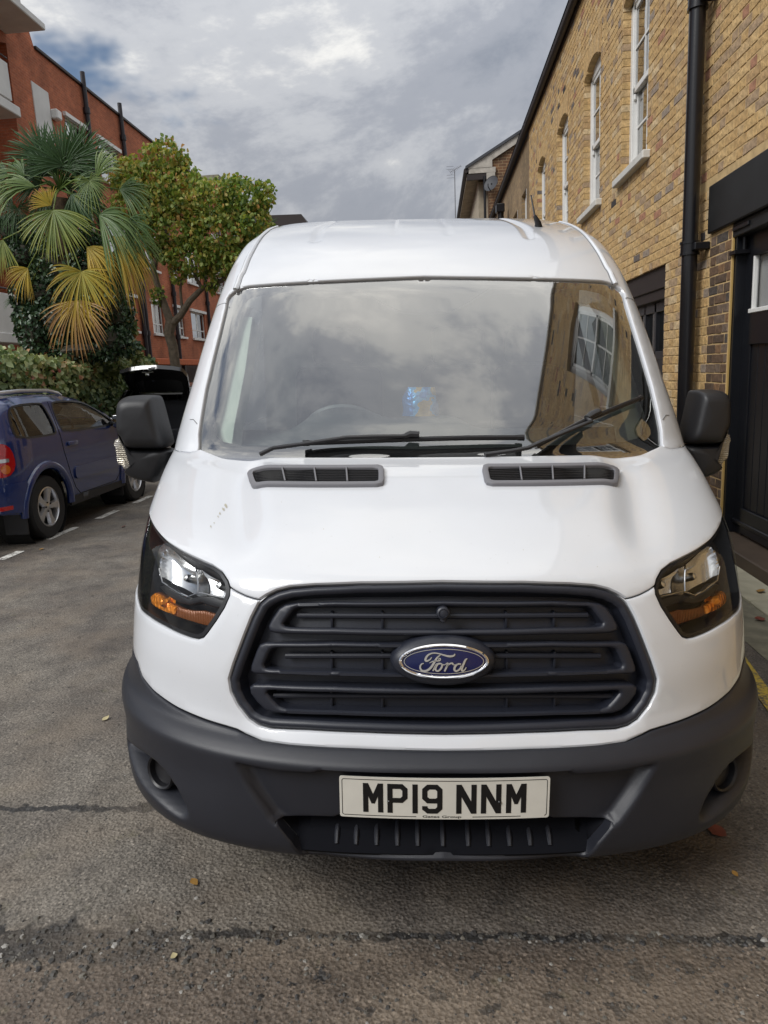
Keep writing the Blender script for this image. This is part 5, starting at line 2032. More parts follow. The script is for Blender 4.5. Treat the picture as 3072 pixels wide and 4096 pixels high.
for k in (-0.24, -0.12, 0.12, 0.24):
    gs.append(tube([b0_ + Vector((0.16, 0, k)), b0_ + Vector((-0.16, 0, k))], 0.008, 4))
mk('aerial_elements', *join(gs), 'vent_plastic', ta)

# ------------------------------------------------------------------ left: red brick flats
XL = -11.0
hl_ = empty('red_brick_flats', (0, 0, 0), 0, 'long red brick block of flats behind the palm and autumn tree', 'building')
ZL = 11.03
rowsz = [(8.45, 9.70), (5.95, 7.20), (3.45, 4.66)]
cols = [(21.55, 22.85), (23.75, 25.35)]
holesL = []
for (a, b) in cols + [(26.9, 28.1), (29.4, 30.6), (31.6, 33.6), (36, 38), (40, 42)]:
    for (c, d) in rowsz:
        holesL.append((a, b, c, d, 0))
SP = (19.75, 20.65, 7.6, 10.05, 0)


def wall_sheet_r(X, *a):
    V, F = wall_sheet(X, *a)
    return [(2 * X - v[0], v[1], v[2]) for v in V], [tuple(reversed(f)) for f in F]


mk('wall', *wall_sheet_r(XL, 18.72, 46, 0, ZL, holesL + [SP], 0.22), 'brick_red', hl_, False)
mk('tower_wall', *prism([(10, ZL - 3), (20.22, ZL), (19.70, 12.2), (19.55, 13.6), (10, 13.6)], XL - 0.001, XL - 0.25, lambda a, b, d: (d, a, b)), 'brick_red', hl_, False)
mk('recess_wall', *bx(XL - 1.4, XL - 1.2, 8, 18.8, 0, 13.5), 'brick_red', hl_, False)
mk('recess_return', *bx(XL - 1.3, XL - 0.05, 18.725, 18.95, 0, 11), 'brick_red_end', hl_, False)
mk('parapet_coping', *bx(XL - 0.3, XL + 0.07, 20.2, 46, ZL, ZL + 0.09, 0.01), 'brown_fascia', hl_)
mk('white_stair_panel', *bx(XL - 0.10, XL + 0.03, SP[0], SP[1], SP[2], SP[3], 0.01), 'white_render', hl_)
mk('window_box', *bx(XL + 0.0, XL + 0.22, 20.66, 20.95, 9.35, 9.62, 0.03), 'white_joinery', hl_)
for (a, b, c, d, _) in holesL:
    w = mk('window', *join([bx(XL - 0.12, XL - 0.07, a, a + 0.06, c, d), bx(XL - 0.12, XL - 0.07, b - 0.06, b, c, d), bx(XL - 0.12, XL - 0.07, a, b, c, c + 0.06), bx(XL - 0.12, XL - 0.07, a, b, d - 0.06, d),
                            bx(XL - 0.115, XL - 0.068, (a + b) / 2 - 0.035, (a + b) / 2 + 0.035, c, d), bx(XL - 0.115, XL - 0.066, a, b, c + 0.36, c + 0.41)]), 'white_joinery', hl_, False)
    mk('pane', [(XL - 0.095, a, c), (XL - 0.095, b, c), (XL - 0.095, b, d), (XL - 0.095, a, d)], [(0, 1, 2, 3)], 'house_glass', w, False)
    mk('curtain', *join([bx(XL - 0.24, XL - 0.22, a, a + 0.3 * (b - a), c, d), bx(XL - 0.24, XL - 0.22, b - 0.26 * (b - a), b, c, d), bx(XL - 0.9, XL - 0.85, a - 0.2, b + 0.2, c - .1, d + .1)]), 'room_curtain', w, False)
    mk('lintel', *bx(XL - 0.04, XL + 0.10, a - 0.10, b + 0.10, d - 0.01, d + 0.11, 0.006), 'white_joinery', w)
    mk('window_sill', *bx(XL - 0.1, XL + 0.10, a - 0.06, b + 0.06, c - 0.09, c, 0.006), 'white_joinery', w)
simple('soil_pipe', (0.018, 0.014, 0.018), 0.5)
for yy, z0, z1 in ((22.95, 0.5, 11.45), (25.72, 0.5, 11.45), (26.02, 0.5, 9), (29.35, 0.5, 11.3), (34.0, 0.5, 11.3)):
    p = mk('drainpipe', *tube([(XL + 0.10, yy, z0), (XL + 0.10, yy, 9.9), (XL + 0.10, yy + 0.0, 10.2), (XL + 0.10, yy, z1)] if z1 > 10 else [(XL + 0.10, yy, z0), (XL + 0.10, yy, z1)], 0.075, 10), 'soil_pipe', hl_)
    for zc in (3.4, 5.2, 7.3, 9.0, 10.3):
        if zc < z1:
            mk('pipe_collar', *tube([(XL + 0.10, yy, zc - 0.09), (XL + 0.10, yy, zc + 0.09)], 0.105, 10), 'soil_pipe', p)
# balconies on the near end
for (ya, yb_, zs, zp0, zp1) in ((12.0, 17.05, 8.15, 8.45, 9.30), (11.0, 16.0, 2.62, 2.86, 3.78)):
    bal = mk('balcony_slab', *bx(XL - 0.2, -9.95, ya, yb_, zs, zs + 0.24, 0.02), 'white_render', hl_)
    mk('balcony_panel', *bx(-10.06, -9.99, ya, yb_ - 0.25, zp0, zp1, 0.01), 'white_render', bal)
    mk('balcony_rail', *tube([(-10.02, ya, zp1 + 0.12), (-10.02, yb_ - 0.2, zp1 + 0.12)], 0.02, 6), 'black_iron', bal)
mk('white_wall_panel', *bx(-11.1, -10.7, 13.6, 15.4, 4.3, 6.6), 'white_render', hl_)
mk('top_canopy', *bx(XL - 0.2, -9.9, 12, 18.80, 10.83, 11.0, 0.02), 'white_render', hl_)
mk('top_canopy_post', *bx(XL + 0.002, XL + 0.12, 19.0, 19.55, 11.2, 13.4), 'white_render', hl_)
mk('canopy_roof', *bx(XL - 0.2, -10.2, 12, 18.3, 11.4, 11.6), 'slate', hl_)
mk('balcony_bin', *bx(-10.6, -10.3, 15.0, 15.45, 2.87, 3.3, 0.02), 'blue_paint', hl_)

# far roofs above the trees
fr_ = empty('far_brick_block', (0, 0, 0), 0, 'far red brick roof block with grey coping above the tree', 'building')
mk('wall', *bx(-14.6, -12.9, 45, 50, 0, 13.45), 'brick_red_end', fr_, False)
mk('coping', *bx(-14.75, -12.8, 44.85, 50.2, 13.45, 13.95, 0.02), 'old_concrete', fr_)
mk('flue', *tube([(-14.4, 44.8, 12), (-14.4, 44.8, 14.3)], 0.1, 8), 'black_iron', fr_)
ch = empty('far_chimney', (0, 0, 0), 0, 'squat concrete capped chimney just right of the far brick block', 'chimney')
mk('stack', *bx(-12.3, -11.75, 45, 45.6, 0, 13.35), 'old_concrete', ch, False)
mk('cap', *prism([(-12.62, 13.62), (-11.50, 13.62), (-11.75, 13.28), (-12.38, 13.28)], 44.7, 45.9, lambda a, b, d: (a, d, b)), 'old_concrete', ch, False)
dk = empty('far_dark_roof_house', (0, 0, 0), 0, 'low far house with dark flat roof edge behind the van roof', 'house')
mk('wall', *bx(-11.0, -7.85, 45, 55, 0, 10.7), 'white_render', dk, False)
mk('dark_parapet', *prism([(-11.2, 10.65), (-7.40, 10.65), (-7.8, 11.3), (-11.2, 11.4)], 44.8, 55, lambda a, b, d: (a, d, b)), 'brown_fascia', dk, False)
# low lean-to with an orange edge in the yard of the flats
simple('orange_edge', (0.50, 0.10, 0.012), 0.6, var=0.2)
simple('fence_brown', (0.055, 0.035, 0.028), 0.8, var=0.3)
ot = empty('orange_edged_shelter', (0, 0, 0), 0, 'low brown shelter with bright orange roof edge behind the tree trunk', 'shelter')
mk('roof_edge', *bx(-9.6, -9.35, 22.6, 31.5, 2.12, 2.34, 0.02), 'orange_edge', ot)
mk('back_wall', *bx(-10.2, -10.05, 22.8, 31.3, 0, 2.2), 'fence_brown', ot, False)
for yy in (22.8, 25.6, 28.4, 31.2):
    mk('post', *bx(-9.55, -9.42, yy, yy + 0.13, 0, 2.12), 'brown_fascia', ot, False)


# ================================================================== vegetation
def foliage_mat(name, stops, rough=0.5, transl=0.25):
    m, t = new_mat(name)
    at = t.add('ShaderNodeAttribute', attribute_name='tone')
    c = t.ramp(at.outputs['Fac'], stops)
    p = t.add('ShaderNodeBsdfPrincipled', {'Base Color': c, 'Roughness': rough})
    tr = t.add('ShaderNodeBsdfTranslucent', {'Color': t.mix(1.0, c, (1.1, 1.15, 0.6), 'MULTIPLY')})
    mx = t.add('ShaderNodeMixShader', {0: transl})
    t.l.new(p.outputs[0], mx.inputs[1])
    t.l.new(tr.outputs[0], mx.inputs[2])
    t.l.new(mx.outputs[0], t.out.inputs[0])


foliage_mat('autumn_leaves', [(0.0, (0.07, 0.14, 0.035)), (0.30, (0.19, 0.29, 0.065)), (0.55, (0.36, 0.42, 0.10)), (0.75, (0.56, 0.46, 0.13)), (0.88, (0.52, 0.28, 0.09)), (1.0, (0.34, 0.15, 0.07))], 0.5, 0.40)
foliage_mat('ivy_leaves', [(0.0, (0.016, 0.038, 0.018)), (0.5, (0.038, 0.080, 0.034)), (0.85, (0.08, 0.14, 0.06)), (1.0, (0.17, 0.22, 0.10))], 0.4, 0.12)
foliage_mat('creeper_leaves', [(0.0, (0.06, 0.115, 0.048)), (0.35, (0.18, 0.25, 0.10)), (0.6, (0.34, 0.39, 0.18)), (0.74, (0.48, 0.43, 0.23)), (0.86, (0.50, 0.25, 0.15)), (1.0, (0.33, 0.09, 0.07))], 0.45, 0.25)
foliage_mat('palm_leaves', [(0.0, (0.022, 0.062, 0.016)), (0.3, (0.048, 0.115, 0.026)), (0.5, (0.16, 0.23, 0.055)), (0.68, (0.36, 0.38, 0.075)), (0.82, (0.56, 0.40, 0.045)), (1.0, (0.32, 0.17, 0.06))], 0.45, 0.25)
simple('bark_grey', (0.13, 0.105, 0.075), 0.9, var=0.4, vscale=12, bump=0.7, bscale=40)
simple('palm_fibre', (0.075, 0.05, 0.028), 0.95, var=0.5, vscale=20, bump=0.9, bscale=60)
simple('old_wall', (0.06, 0.055, 0.04), 0.95, var=0.3)
npr = np.random.RandomState(5)


def leaf_cloud(name, P, size, tone, mat, parent=None, hang=0.0, face=None, face_k=0.0, aspect=0.62, fold=0.25):
    """one mesh of folded leaf blades"""
    P = np.asarray(P, float)
    n = len(P)
    d = npr.normal(size=(n, 3))
    d[:, 2] -= hang
    d /= np.linalg.norm(d, axis=1)[:, None]
    q = npr.normal(size=(n, 3))
    if face is not None:
        q = q * (1 - face_k) + np.asarray(face) * face_k * 2
    s = np.cross(q, d)
    s /= np.maximum(np.linalg.norm(s, axis=1), 1e-6)[:, None]
    nn = np.cross(d, s)
    L = (size * npr.uniform(0.65, 1.25, n))[:, None]
    w = L * aspect * 0.5
    V = np.zeros((n, 6, 3))
    V[:, 0] = P
    V[:, 1] = P + d * L * 0.30 + s * w + nn * w * fold
    V[:, 2] = P + d * L * 0.66 + s * w * 0.78 + nn * w * fold * 0.6
    V[:, 3] = P + d * L - nn * L * 0.10
    V[:, 4] = P + d * L * 0.66 - s * w * 0.78 + nn * w * fold * 0.6
    V[:, 5] = P + d * L * 0.30 - s * w + nn * w * fold
    idx = np.arange(n)[:, None] * 6
    F = np.concatenate([idx + np.array([[0, 1, 2, 3]]), idx + np.array([[0, 3, 4, 5]])], 1).reshape(-1, 4)
    me = bpy.data.meshes.new(name)
    me.vertices.add(n * 6)
    me.vertices.foreach_set('co', V.reshape(-1))
    me.loops.add(len(F) * 4)
    me.loops.foreach_set('vertex_index', F.reshape(-1))
    me.polygons.add(len(F))
    me.polygons.foreach_set('loop_start', np.arange(len(F)) * 4)
    me.polygons.foreach_set('loop_total', np.full(len(F), 4))
    me.materials.append(MATS[mat])
    me.update(calc_edges=True)
    tone_attr(me, np.repeat(np.clip(tone, 0, 1), 2))
    return link(bpy.data.objects.new(name, me), parent)


B2 = (0, 400, 900, 1600)


def blob_points(blobs, ytr, n, dk=1.0, shell=0.6):
    """blobs: (cx, cy, rx, ry, y) in pixels of the left crop at street depth y -> random points inside"""
    out = []
    A = np.array([b[2] * b[3] for b in blobs], float)
    A /= A.sum()
    for b, k in zip(blobs, (A * n).astype(int)):
        y = b[4] if len(b) > 4 else ytr
        c = on_y(*crop(B2, 1659, b[0], b[1]), y)
        e = on_y(*crop(B2, 1659, b[0] + b[2], b[1]), y)
        g = on_y(*crop(B2, 1659, b[0], b[1] - b[3]), y)
        rx, rz = abs(e[0] - c[0]), abs(g[2] - c[2])
        v = npr.normal(size=(k, 3))
        v /= np.linalg.norm(v, axis=1)[:, None]
        r = npr.uniform(0, 1, k) ** (1 / 3) * (1 - shell) + shell * npr.uniform(0.75, 1.05, k)
        v = v * r[:, None] * (1 + 0.18 * np.sin(v[:, [0]] * 5 + b[0]) * np.cos(v[:, [2]] * 4 + b[1]))
        out.append(c + v * np.array([rx, (rx + rz) / 2 * dk, rz]))
    return np.concatenate(out)


def patch(P, sc, seed):
    """smooth pseudo-random field for colour patches"""
    k = np.random.RandomState(seed).normal(size=(5, 3)) * sc
    ph = np.random.RandomState(seed + 1).uniform(0, 6.28, 5)
    return np.mean([np.sin(P @ kk + p) for kk, p in zip(k, ph)], 0)


# --- autumn tree
TY = 15.0
tree = empty('autumn_tree', (*on_y(*crop(B2, 1659, 1295, 1990), TY)[:2], 0), 0, 'broadleaf tree turning yellow green with forked grey trunk right of the palm', 'tree')
tw = lambda x, y, dy=0.0: Vector(on_y(*crop(B2, 1659, x, y), TY + dy))
limbs = [([Vector((tw(1298, 1990).x, TY, 0)), tw(1298, 1990), tw(1275, 1820), tw(1245, 1720), tw(1262, 1640)], [0.17, 0.115, 0.115, 0.12, 0.13]),
         ([tw(1262, 1650), tw(1215, 1520), tw(1165, 1380), tw(1130, 1260), tw(1150, 1160), tw(1200, 1060), tw(1250, 900)], [0.10, 0.085, 0.075, 0.07, 0.065, 0.055, 0.03]),
         ([tw(1272, 1650), tw(1330, 1590), tw(1400, 1480), tw(1490, 1390), tw(1640, 1330), tw(1780, 1180)], [0.09, 0.08, 0.07, 0.06, 0.05, 0.03]),
         ([tw(1150, 1170), tw(1100, 1090), tw(1060, 960), tw(1000, 800)], [0.05, 0.045, 0.035, 0.02]),
         ([tw(1490, 1390), tw(1440, 1300), tw(1400, 1150), tw(1420, 950)], [0.04, 0.035, 0.03, 0.02]),
         ([tw(1345, 1560), tw(1330, 1400), tw(1350, 1200)], [0.035, 0.03, 0.02]),
         ([tw(1140, 1250), tw(1020, 1140), tw(900, 1000, .3)], [0.05, 0.035, 0.02])]
def into(o):
    """keep world placement under a parent that sits elsewhere"""
    o.matrix_parent_inverse = o.parent.matrix_world.inverted() if False else Matrix.Translation(-o.parent.location)
    return o


into(mk('trunk', *join([tube(p, r, 10) for p, r in limbs]), 'bark_grey', tree))
blobs = [(1200, 430, 170, 150), (1330, 470, 60, 70), (960, 560, 150, 170), (1100, 640, 230, 220), (1300, 700, 260, 220), (1000, 800, 190, 180), (1560, 760, 260, 210), (1800, 720, 190, 170), (1950, 690, 80, 110),
         (1250, 920, 280, 200), (1600, 980, 300, 190), (1850, 900, 170, 150), (1450, 1150, 260, 140), (1680, 1160, 210, 150), (1200, 1110, 120, 80), (1900, 1080, 130, 90), (1560, 1330, 60, 80), (1310, 1290, 60, 70), (1165, 1440, 50, 80)]
P = blob_points(blobs, TY, 15000, 1.0)
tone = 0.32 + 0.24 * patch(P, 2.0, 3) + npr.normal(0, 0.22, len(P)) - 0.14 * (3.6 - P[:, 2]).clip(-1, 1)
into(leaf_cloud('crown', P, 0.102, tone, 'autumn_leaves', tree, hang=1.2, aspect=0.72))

# --- fan palm
PY = 11.2
pw = lambda x, y, dy=0.0: Vector(on_y(*crop(B2, 1659, x, y), PY + dy))
pb = pw(480, 1900)
palm = empty('fan_palm', (pb.x, PY, 0), 0, 'tall fan palm with green upper fronds and yellow hanging fronds', 'palm')
tr_ = []
for k in range(14):
    z = 4.75 * k / 13
    xx = pb.x + (pw(440, 660).x - pb.x) * k / 13
    tr_.append((xx + 0.02 * math.sin(k * 2.1), PY + 0.02 * math.cos(k * 1.7), z))
into(mk('trunk', *tube(tr_, [0.17 + 0.03 * math.sin(k * 1.9) for k in range(14)], 12), 'palm_fibre', palm))
IMR, IMF = Vector(AX_W[0]), Vector(AX_W[2])
UPZ = Vector((0, 0, 1))
MPP = 0.5425 / 4 * 12.75 / FPX


def frond(hx, hy, dy, ang, rpx, spread, droop, tone, tilt=0.0, n=30, seed=0):
    fr = random.Random(seed)
    hub = pw(hx, hy, dy)
    r = rpx * MPP
    a = R(ang)
    d = (IMR * math.cos(a) + UPZ * math.sin(a)).normalized()
    nrm = (-IMF * math.cos(R(tilt)) + UPZ * math.sin(R(tilt)) * 0.9 + IMR * fr.uniform(-.3, .3)).normalized()
    s = nrm.cross(d).normalized()
    nrm = d.cross(s)
    V, F, T = [], [], []
    for k in range(n):
        th = R(-spread + 2 * spread * (k + 0.5) / n + fr.uniform(-1.5, 1.5))
        dd = d * math.cos(th) + s * math.sin(th)
        L = r * (0.80 + 0.22 * math.cos(th * 0.8)) * fr.uniform(0.9, 1.06)
        ss = nrm.cross(dd).normalized()
        w0 = 0.0118 * r / 0.75 * fr.uniform(0.85, 1.15)
        dro = droop * fr.uniform(0.5, 1.7) + 0.05
        zig = fr.uniform(-0.12, 0.12)
        o = len(V)
        m_ = 6
        for i in range(m_):
            f = i / (m_ - 1)
            c = hub + dd * (L * f) + nrm * (0.10 * L * math.sin(f * 2.2) * (1 if k % 2 else 0.85) + zig * L * f)
            c = c - UPZ * (dro * L * f ** 2.3) - dd * (0.35 * dro * L * max(0, f - 0.55))
            w = w0 * (0.35 + 2.3 * f) * (1 - f) ** 0.75 * 1.25 if f > 0 else w0 * 0.3
            V.append(c - ss * w + nrm * w * 0.35)
            V.append(c - nrm * w * 0.15)
            V.append(c + ss * w + nrm * w * 0.35)
            tt = tone + (0.16 * f ** 3 if tone > 0.3 else 0.06 * f) + fr.uniform(-.05, .05)
            T += [tt] * 3
        for i in range(m_ - 1):
            F += [(o + 3 * i, o + 3 * i + 1, o + 3 * i + 4, o + 3 * i + 3), (o + 3 * i + 1, o + 3 * i + 2, o + 3 * i + 5, o + 3 * i + 4)]
    # petiole back to the crown
    cr_ = pw(440, 660 if hy < 900 else min(hy - 60, 900), 0.0)
    g = tube([cr_, (cr_ + hub) / 2 + UPZ * 0.08, hub], [0.018, 0.014, 0.010], 6)
    o = len(V)
    V += [Vector(v) for v in g[0]]
    F += [tuple(i + o for i in f) for f in g[1]]
    T += [min(0.55, max(tone, 0.4))] * len(g[0])
    ob = mk('frond', V, F, 'palm_leaves', palm, True, None)
    at = ob.data.attributes.new('tone', 'FLOAT', 'POINT')
    at.data.foreach_set('value', [min(1, max(0, q)) for q in T])
    return into(ob)


FRONDS = [(470, 480, -.15, 95, 330, 105, .06, .12), (330, 440, .1, 125, 300, 70, .08, .10), (580, 430, .15, 62, 290, 75, .08, .18), (680, 470, .2, 38, 250, 55, .15, .22), (420, 560, .2, 100, 300, 80, .05, .08),
          (660, 595, -.55, -75, 165, 150, .30, .48), (710, 570, -.3, 47, 250, 38, .15, .42), (180, 555, -.3, 165, 270, 70, .35, .35), (260, 640, -.4, 172, 320, 34, .35, .42), (60, 560, -.1, 170, 230, 60, .5, .15),
          (395, 810, -.65, -88, 300, 88, .15, .52), (375, 780, -.55, 128, 160, 62, .1, .78), (130, 800, -.3, -95, 185, 150, .30, .12), (730, 850, -.55, -18, 330, 62, .55, .36), (930, 890, -.35, -28, 230, 66, .6, .28),
          (880, 660, .0, -4, 260, 55, .4, .33), (560, 700, .2, -30, 280, 80, .4, .15), (350, 700, .25, -120, 260, 80, .4, .12), (640, 1085, -.5, -38, 270, 50, .75, .80), (835, 1005, -.4, -40, 310, 36, .7, .80),
          (600, 1265, -.75, -98, 285, 115, .35, .74), (560, 1480, -.65, -92, 330, 88, .25, .92), (205, 1240, -.4, -138, 190, 58, .3, .80), (20, 1030, -.4, -108, 200, 58, .3, .55), (1000, 1010, -.1, -50, 220, 70, .5, .42),
          (880, 1080, -.2, -75, 260, 70, .5, .25), (180, 1500, -.3, -95, 200, 22, .2, .9), (90, 690, .1, -150, 230, 70, .4, .10), (480, 640, .3, 20, 260, 90, .3, .10), (120, 1480, -.25, 175, 100, 40, .3, .05)]
fg = random.Random(4)
for k in range(16):                                                     # the denser dark heart of the crown
    a_ = fg.uniform(-60, 240)
    FRONDS.append((430 + 130 * math.cos(R(a_)), 620 - 110 * math.sin(R(a_)), fg.uniform(-.25, .35), a_ + fg.uniform(-25, 25), fg.uniform(190, 280), fg.uniform(55, 95), fg.uniform(.1, .5), fg.uniform(.05, .30)))
for i, fdt in enumerate(FRONDS):
    frond(*fdt, tilt=10 + (i * 37) % 45 - 15, seed=i, n=42 if fdt[4] > 250 else 30)

# --- ivy smothering the palm's trunk
IV = 0.7
blobs = [(90, 960, 150, 130, 10.9), (180, 1150, 130, 150, 10.7), (430, 1230, 220, 260, 10.6), (330, 1450, 200, 200, 10.5), (600, 1050, 170, 110, 10.9), (720, 1330, 220, 230, 10.7), (800, 1560, 190, 260, 10.6), (500, 1650, 300, 220, 10.4), (250, 1700, 130, 220, 10.2),
         (820, 1780, 190, 130, 10.3), (620, 1850, 260, 100, 10.2), (120, 1450, 40, 120, 10.2), (130, 1640, 25, 100, 10.1), (300, 1060, 90, 120, 10.8)]
blobs = [(b_[0], b_[1], b_[2], b_[3], b_[4] + IV) for b_ in blobs]
P = blob_points(blobs, PY, 12000, 0.8)
ivy = leaf_cloud('ivy_mass', P, 0.085, 0.35 + 0.2 * patch(P, 3, 9) + npr.normal(0, 0.22, len(P)), 'ivy_leaves', None, hang=0.6, face=(0.2, -1, 0.3), face_k=0.35)
tag(ivy, 'dark green ivy mass smothering the palm trunk above the hedge', 'ivy')
core = []
for (cx, cy, rx, ry, yd) in blobs:
    if rx < 100:
        continue
    c = on_y(*crop(B2, 1659, cx, cy), yd)
    s_ = MPP * 0.62
    core.append(lathe([(0, -ry * s_), (rx * s_ * .8, -ry * s_ * .6), (rx * s_, 0), (rx * s_ * .8, ry * s_ * .6), (0, ry * s_)], 10, Matrix.Translation(c)))
mk('ivy_core', *join(core), 'old_wall', ivy)

# --- creeper-clad garden wall
hw = empty('creeper_hedge_wall', (-6.6, 10.5, 0), 0, 'garden wall covered in green and reddening creeper behind the blue car', 'hedge')
into(mk('wall', *bx(-6.75, -6.28, 3.0, 13.9, 0, 1.85), 'old_wall', hw, False))
n = 17000
yy = npr.uniform(3.0, 14.2, n)
zz = npr.uniform(0.02, 2.05, n) ** 1.0
top = npr.uniform(0, 1, n) < 0.22
und = 0.10 * np.sin(yy * 2.3) + 0.07 * np.sin(yy * 5.1 + 1)
xx = -6.14 + npr.normal(0, 0.07, n) + 0.10 * np.sin(yy * 3.1) * np.sin(zz * 4) + 0.06 * und
xx = np.where(top, npr.uniform(-6.75, -6.10, n), xx)
zz = np.where(top, 1.98 + und * 0.7 + npr.normal(0, 0.05, n), np.minimum(zz, 2.0 + und))
P = np.stack([xx, yy, zz], 1)
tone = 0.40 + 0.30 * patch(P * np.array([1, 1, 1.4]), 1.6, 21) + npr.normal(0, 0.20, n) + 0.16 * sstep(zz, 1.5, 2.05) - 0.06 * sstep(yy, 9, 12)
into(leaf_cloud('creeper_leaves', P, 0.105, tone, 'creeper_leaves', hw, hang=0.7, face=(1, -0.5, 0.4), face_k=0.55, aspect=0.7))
# creeper climbing the end towards the ivy
blobs = [(860, 1860, 200, 110, 12.6), (700, 1950, 260, 90, 11.8), (960, 1960, 130, 70, 13.2), (930, 1650, 60, 160, 11.6)]
P = blob_points(blobs, 12, 3500, 0.7)
into(leaf_cloud('creeper_end', P, 0.10, 0.42 + 0.3 * patch(P, 2, 8) + npr.normal(0, 0.2, len(P)), 'creeper_leaves', hw, hang=0.7, face=(0.6, -1, 0.4), face_k=0.5, aspect=0.7))
# small palm tuft seen over the van roof
tp = empty('distant_yucca', (*on_y(560, 470, 22)[:2], 0), 0, 'small spiky green plant between the tree and the van roof', 'plant')
V, F = [], []
c0 = Vector(on_y(556, 505, 22))
for k in range(40):
    th = rnd.uniform(-1.3, 1.3)
    d = Vector((math.sin(th), rnd.uniform(-.5, .5), math.cos(th) * 0.9)).normalized()
    s_ = Vector((math.cos(th), 0, -math.sin(th))) * 0.02
    o = len(V)
    L = rnd.uniform(0.6, 1.1)
    V += [c0 - s_, c0 + s_, c0 + d * L * .6 + s_ * 1.2 - UPZ * .02, c0 + d * L * .6 - s_ * 1.2 - UPZ * .02, c0 + d * L - UPZ * 0.12]
    F += [(o, o + 1, o + 2, o + 3), (o + 3, o + 2, o + 4)]
ob = into(mk('leaves', V, F, 'palm_leaves', tp, False))
tone_attr(ob.data, [0.2] * len(F))
into(mk('stem', *tube([(c0.x, c0.y, 0), tuple(c0)], [0.14, 0.1], 8), 'palm_fibre', tp))


# ================================================================== parked cars
def outline_dist(line, pts):
    return dist_poly(line, pts, False)


class Car:
    def __init__(self, root, x0, y0, half, belt, tumble, topline, ends, paint):
        self.root, self.x0, self.y0 = root, x0, y0
        self.half, self.belt, self.tumble, self.top, self.ends, self.paint = half, belt, tumble, topline, ends, paint
        self.L = max(p[0] for p in topline)
        self.zk = (9.0, 1.0)

    def W(self, u, z):
        u, z = np.asarray(u, float), np.asarray(z, float)
        w = self.half - np.maximum(0, z - self.belt) * self.tumble - 0.10 * np.maximum(0, 0.72 - z) ** 2 - 0.05 * np.maximum(0, z - 0.72) ** 2 * (z < self.belt)
        r0, k0, r1, k1 = self.ends
        w -= k0 * np.maximum(0, (r0 - u) / r0) ** 2.4 + k1 * np.maximum(0, (u - (self.L - r1)) / r1) ** 2.4
        d = outline_dist(self.top, np.stack([u, z], 1))
        r = 0.11
        k = np.clip((r - d) / r, 0, 1)
        return w - 0.75 * r * (1 - np.sqrt(np.maximum(0, 1 - k * k)))

    def P(self, u, w, z):
        return (self.x0 + w, self.y0 + u, z if z < self.zk[0] else self.zk[0] + (z - self.zk[0]) * self.zk[1])

    def side(self, name, poly, holes, mat, off=0.0, step=0.07, parent=None, thick=0.0, both=True):
        out = resample(ccw(poly), step * 0.6)
        hs = [list(reversed(resample(ccw(h), step * 0.6))) for h in holes]
        pts, F, loops = tri_region(out, hs, step)
        w = self.W(pts[:, 0], pts[:, 1]) + off
        obs = []
        for s in ((1, -1) if both else (1,)):
            V = [self.P(p[0], s * q, p[1]) for p, q in zip(pts, w)]
            FF = [tuple(f) if s > 0 else tuple(reversed(f)) for f in F]
            if thick:
                n = len(V)
                V += [self.P(p[0], s * (q - thick), p[1]) for p, q in zip(pts, w)]
                for L in loops:
                    FF += [(L[i], n + L[i], n + L[(i + 1) % len(L)], L[(i + 1) % len(L)]) for i in range(len(L))]
            obs.append(mk(name, V, FF, mat, parent or self.root))
        return obs

    def strip(self, name, pts, mat, crown=0.03, off=0.0, parent=None, nw=14):
        pts = resample(pts, 0.06, False)
        u = np.array([p[0] for p in pts])
        z = np.array([p[1] for p in pts])
        w = self.W(u, z) + 0.002
        t = np.gradient(np.stack([u, z], 1), axis=0)
        n = np.stack([-t[:, 1], t[:, 0]], 1)
        n /= np.maximum(np.hypot(*n.T), 1e-9)[:, None]
        rings = []
        for i in range(len(u)):
            row = []
            for j in range(nw + 1):
                s = -1 + 2 * j / nw
                h = crown * (1 - s * s) + off
                row.append(self.P(u[i] + n[i, 0] * h, s * w[i], z[i] + n[i, 1] * h))
            rings.append(row)
        V, F = loft(rings, False, False, False)
        return mk(name, V, F, mat, parent or self.root)

    def line(self, name, pts, mat, r=0.006, off=0.002, parent=None, both=True):
        pts = resample(pts, 0.06, False)
        w = self.W(np.array([p[0] for p in pts]), np.array([p[1] for p in pts])) + off
        o = []
        for s in ((1, -1) if both else (1,)):
            o.append(mk(name, *tube([self.P(p[0], s * q, p[1]) for p, q in zip(pts, w)], r, 6), mat, parent or self.root))
        return o


def arc(cx, cz, r, a0, a1, n=14):
    return [(cx + r * math.cos(R(a0 + (a1 - a0) * i / n)), cz + r * math.sin(R(a0 + (a1 - a0) * i / n))) for i in range(n + 1)]


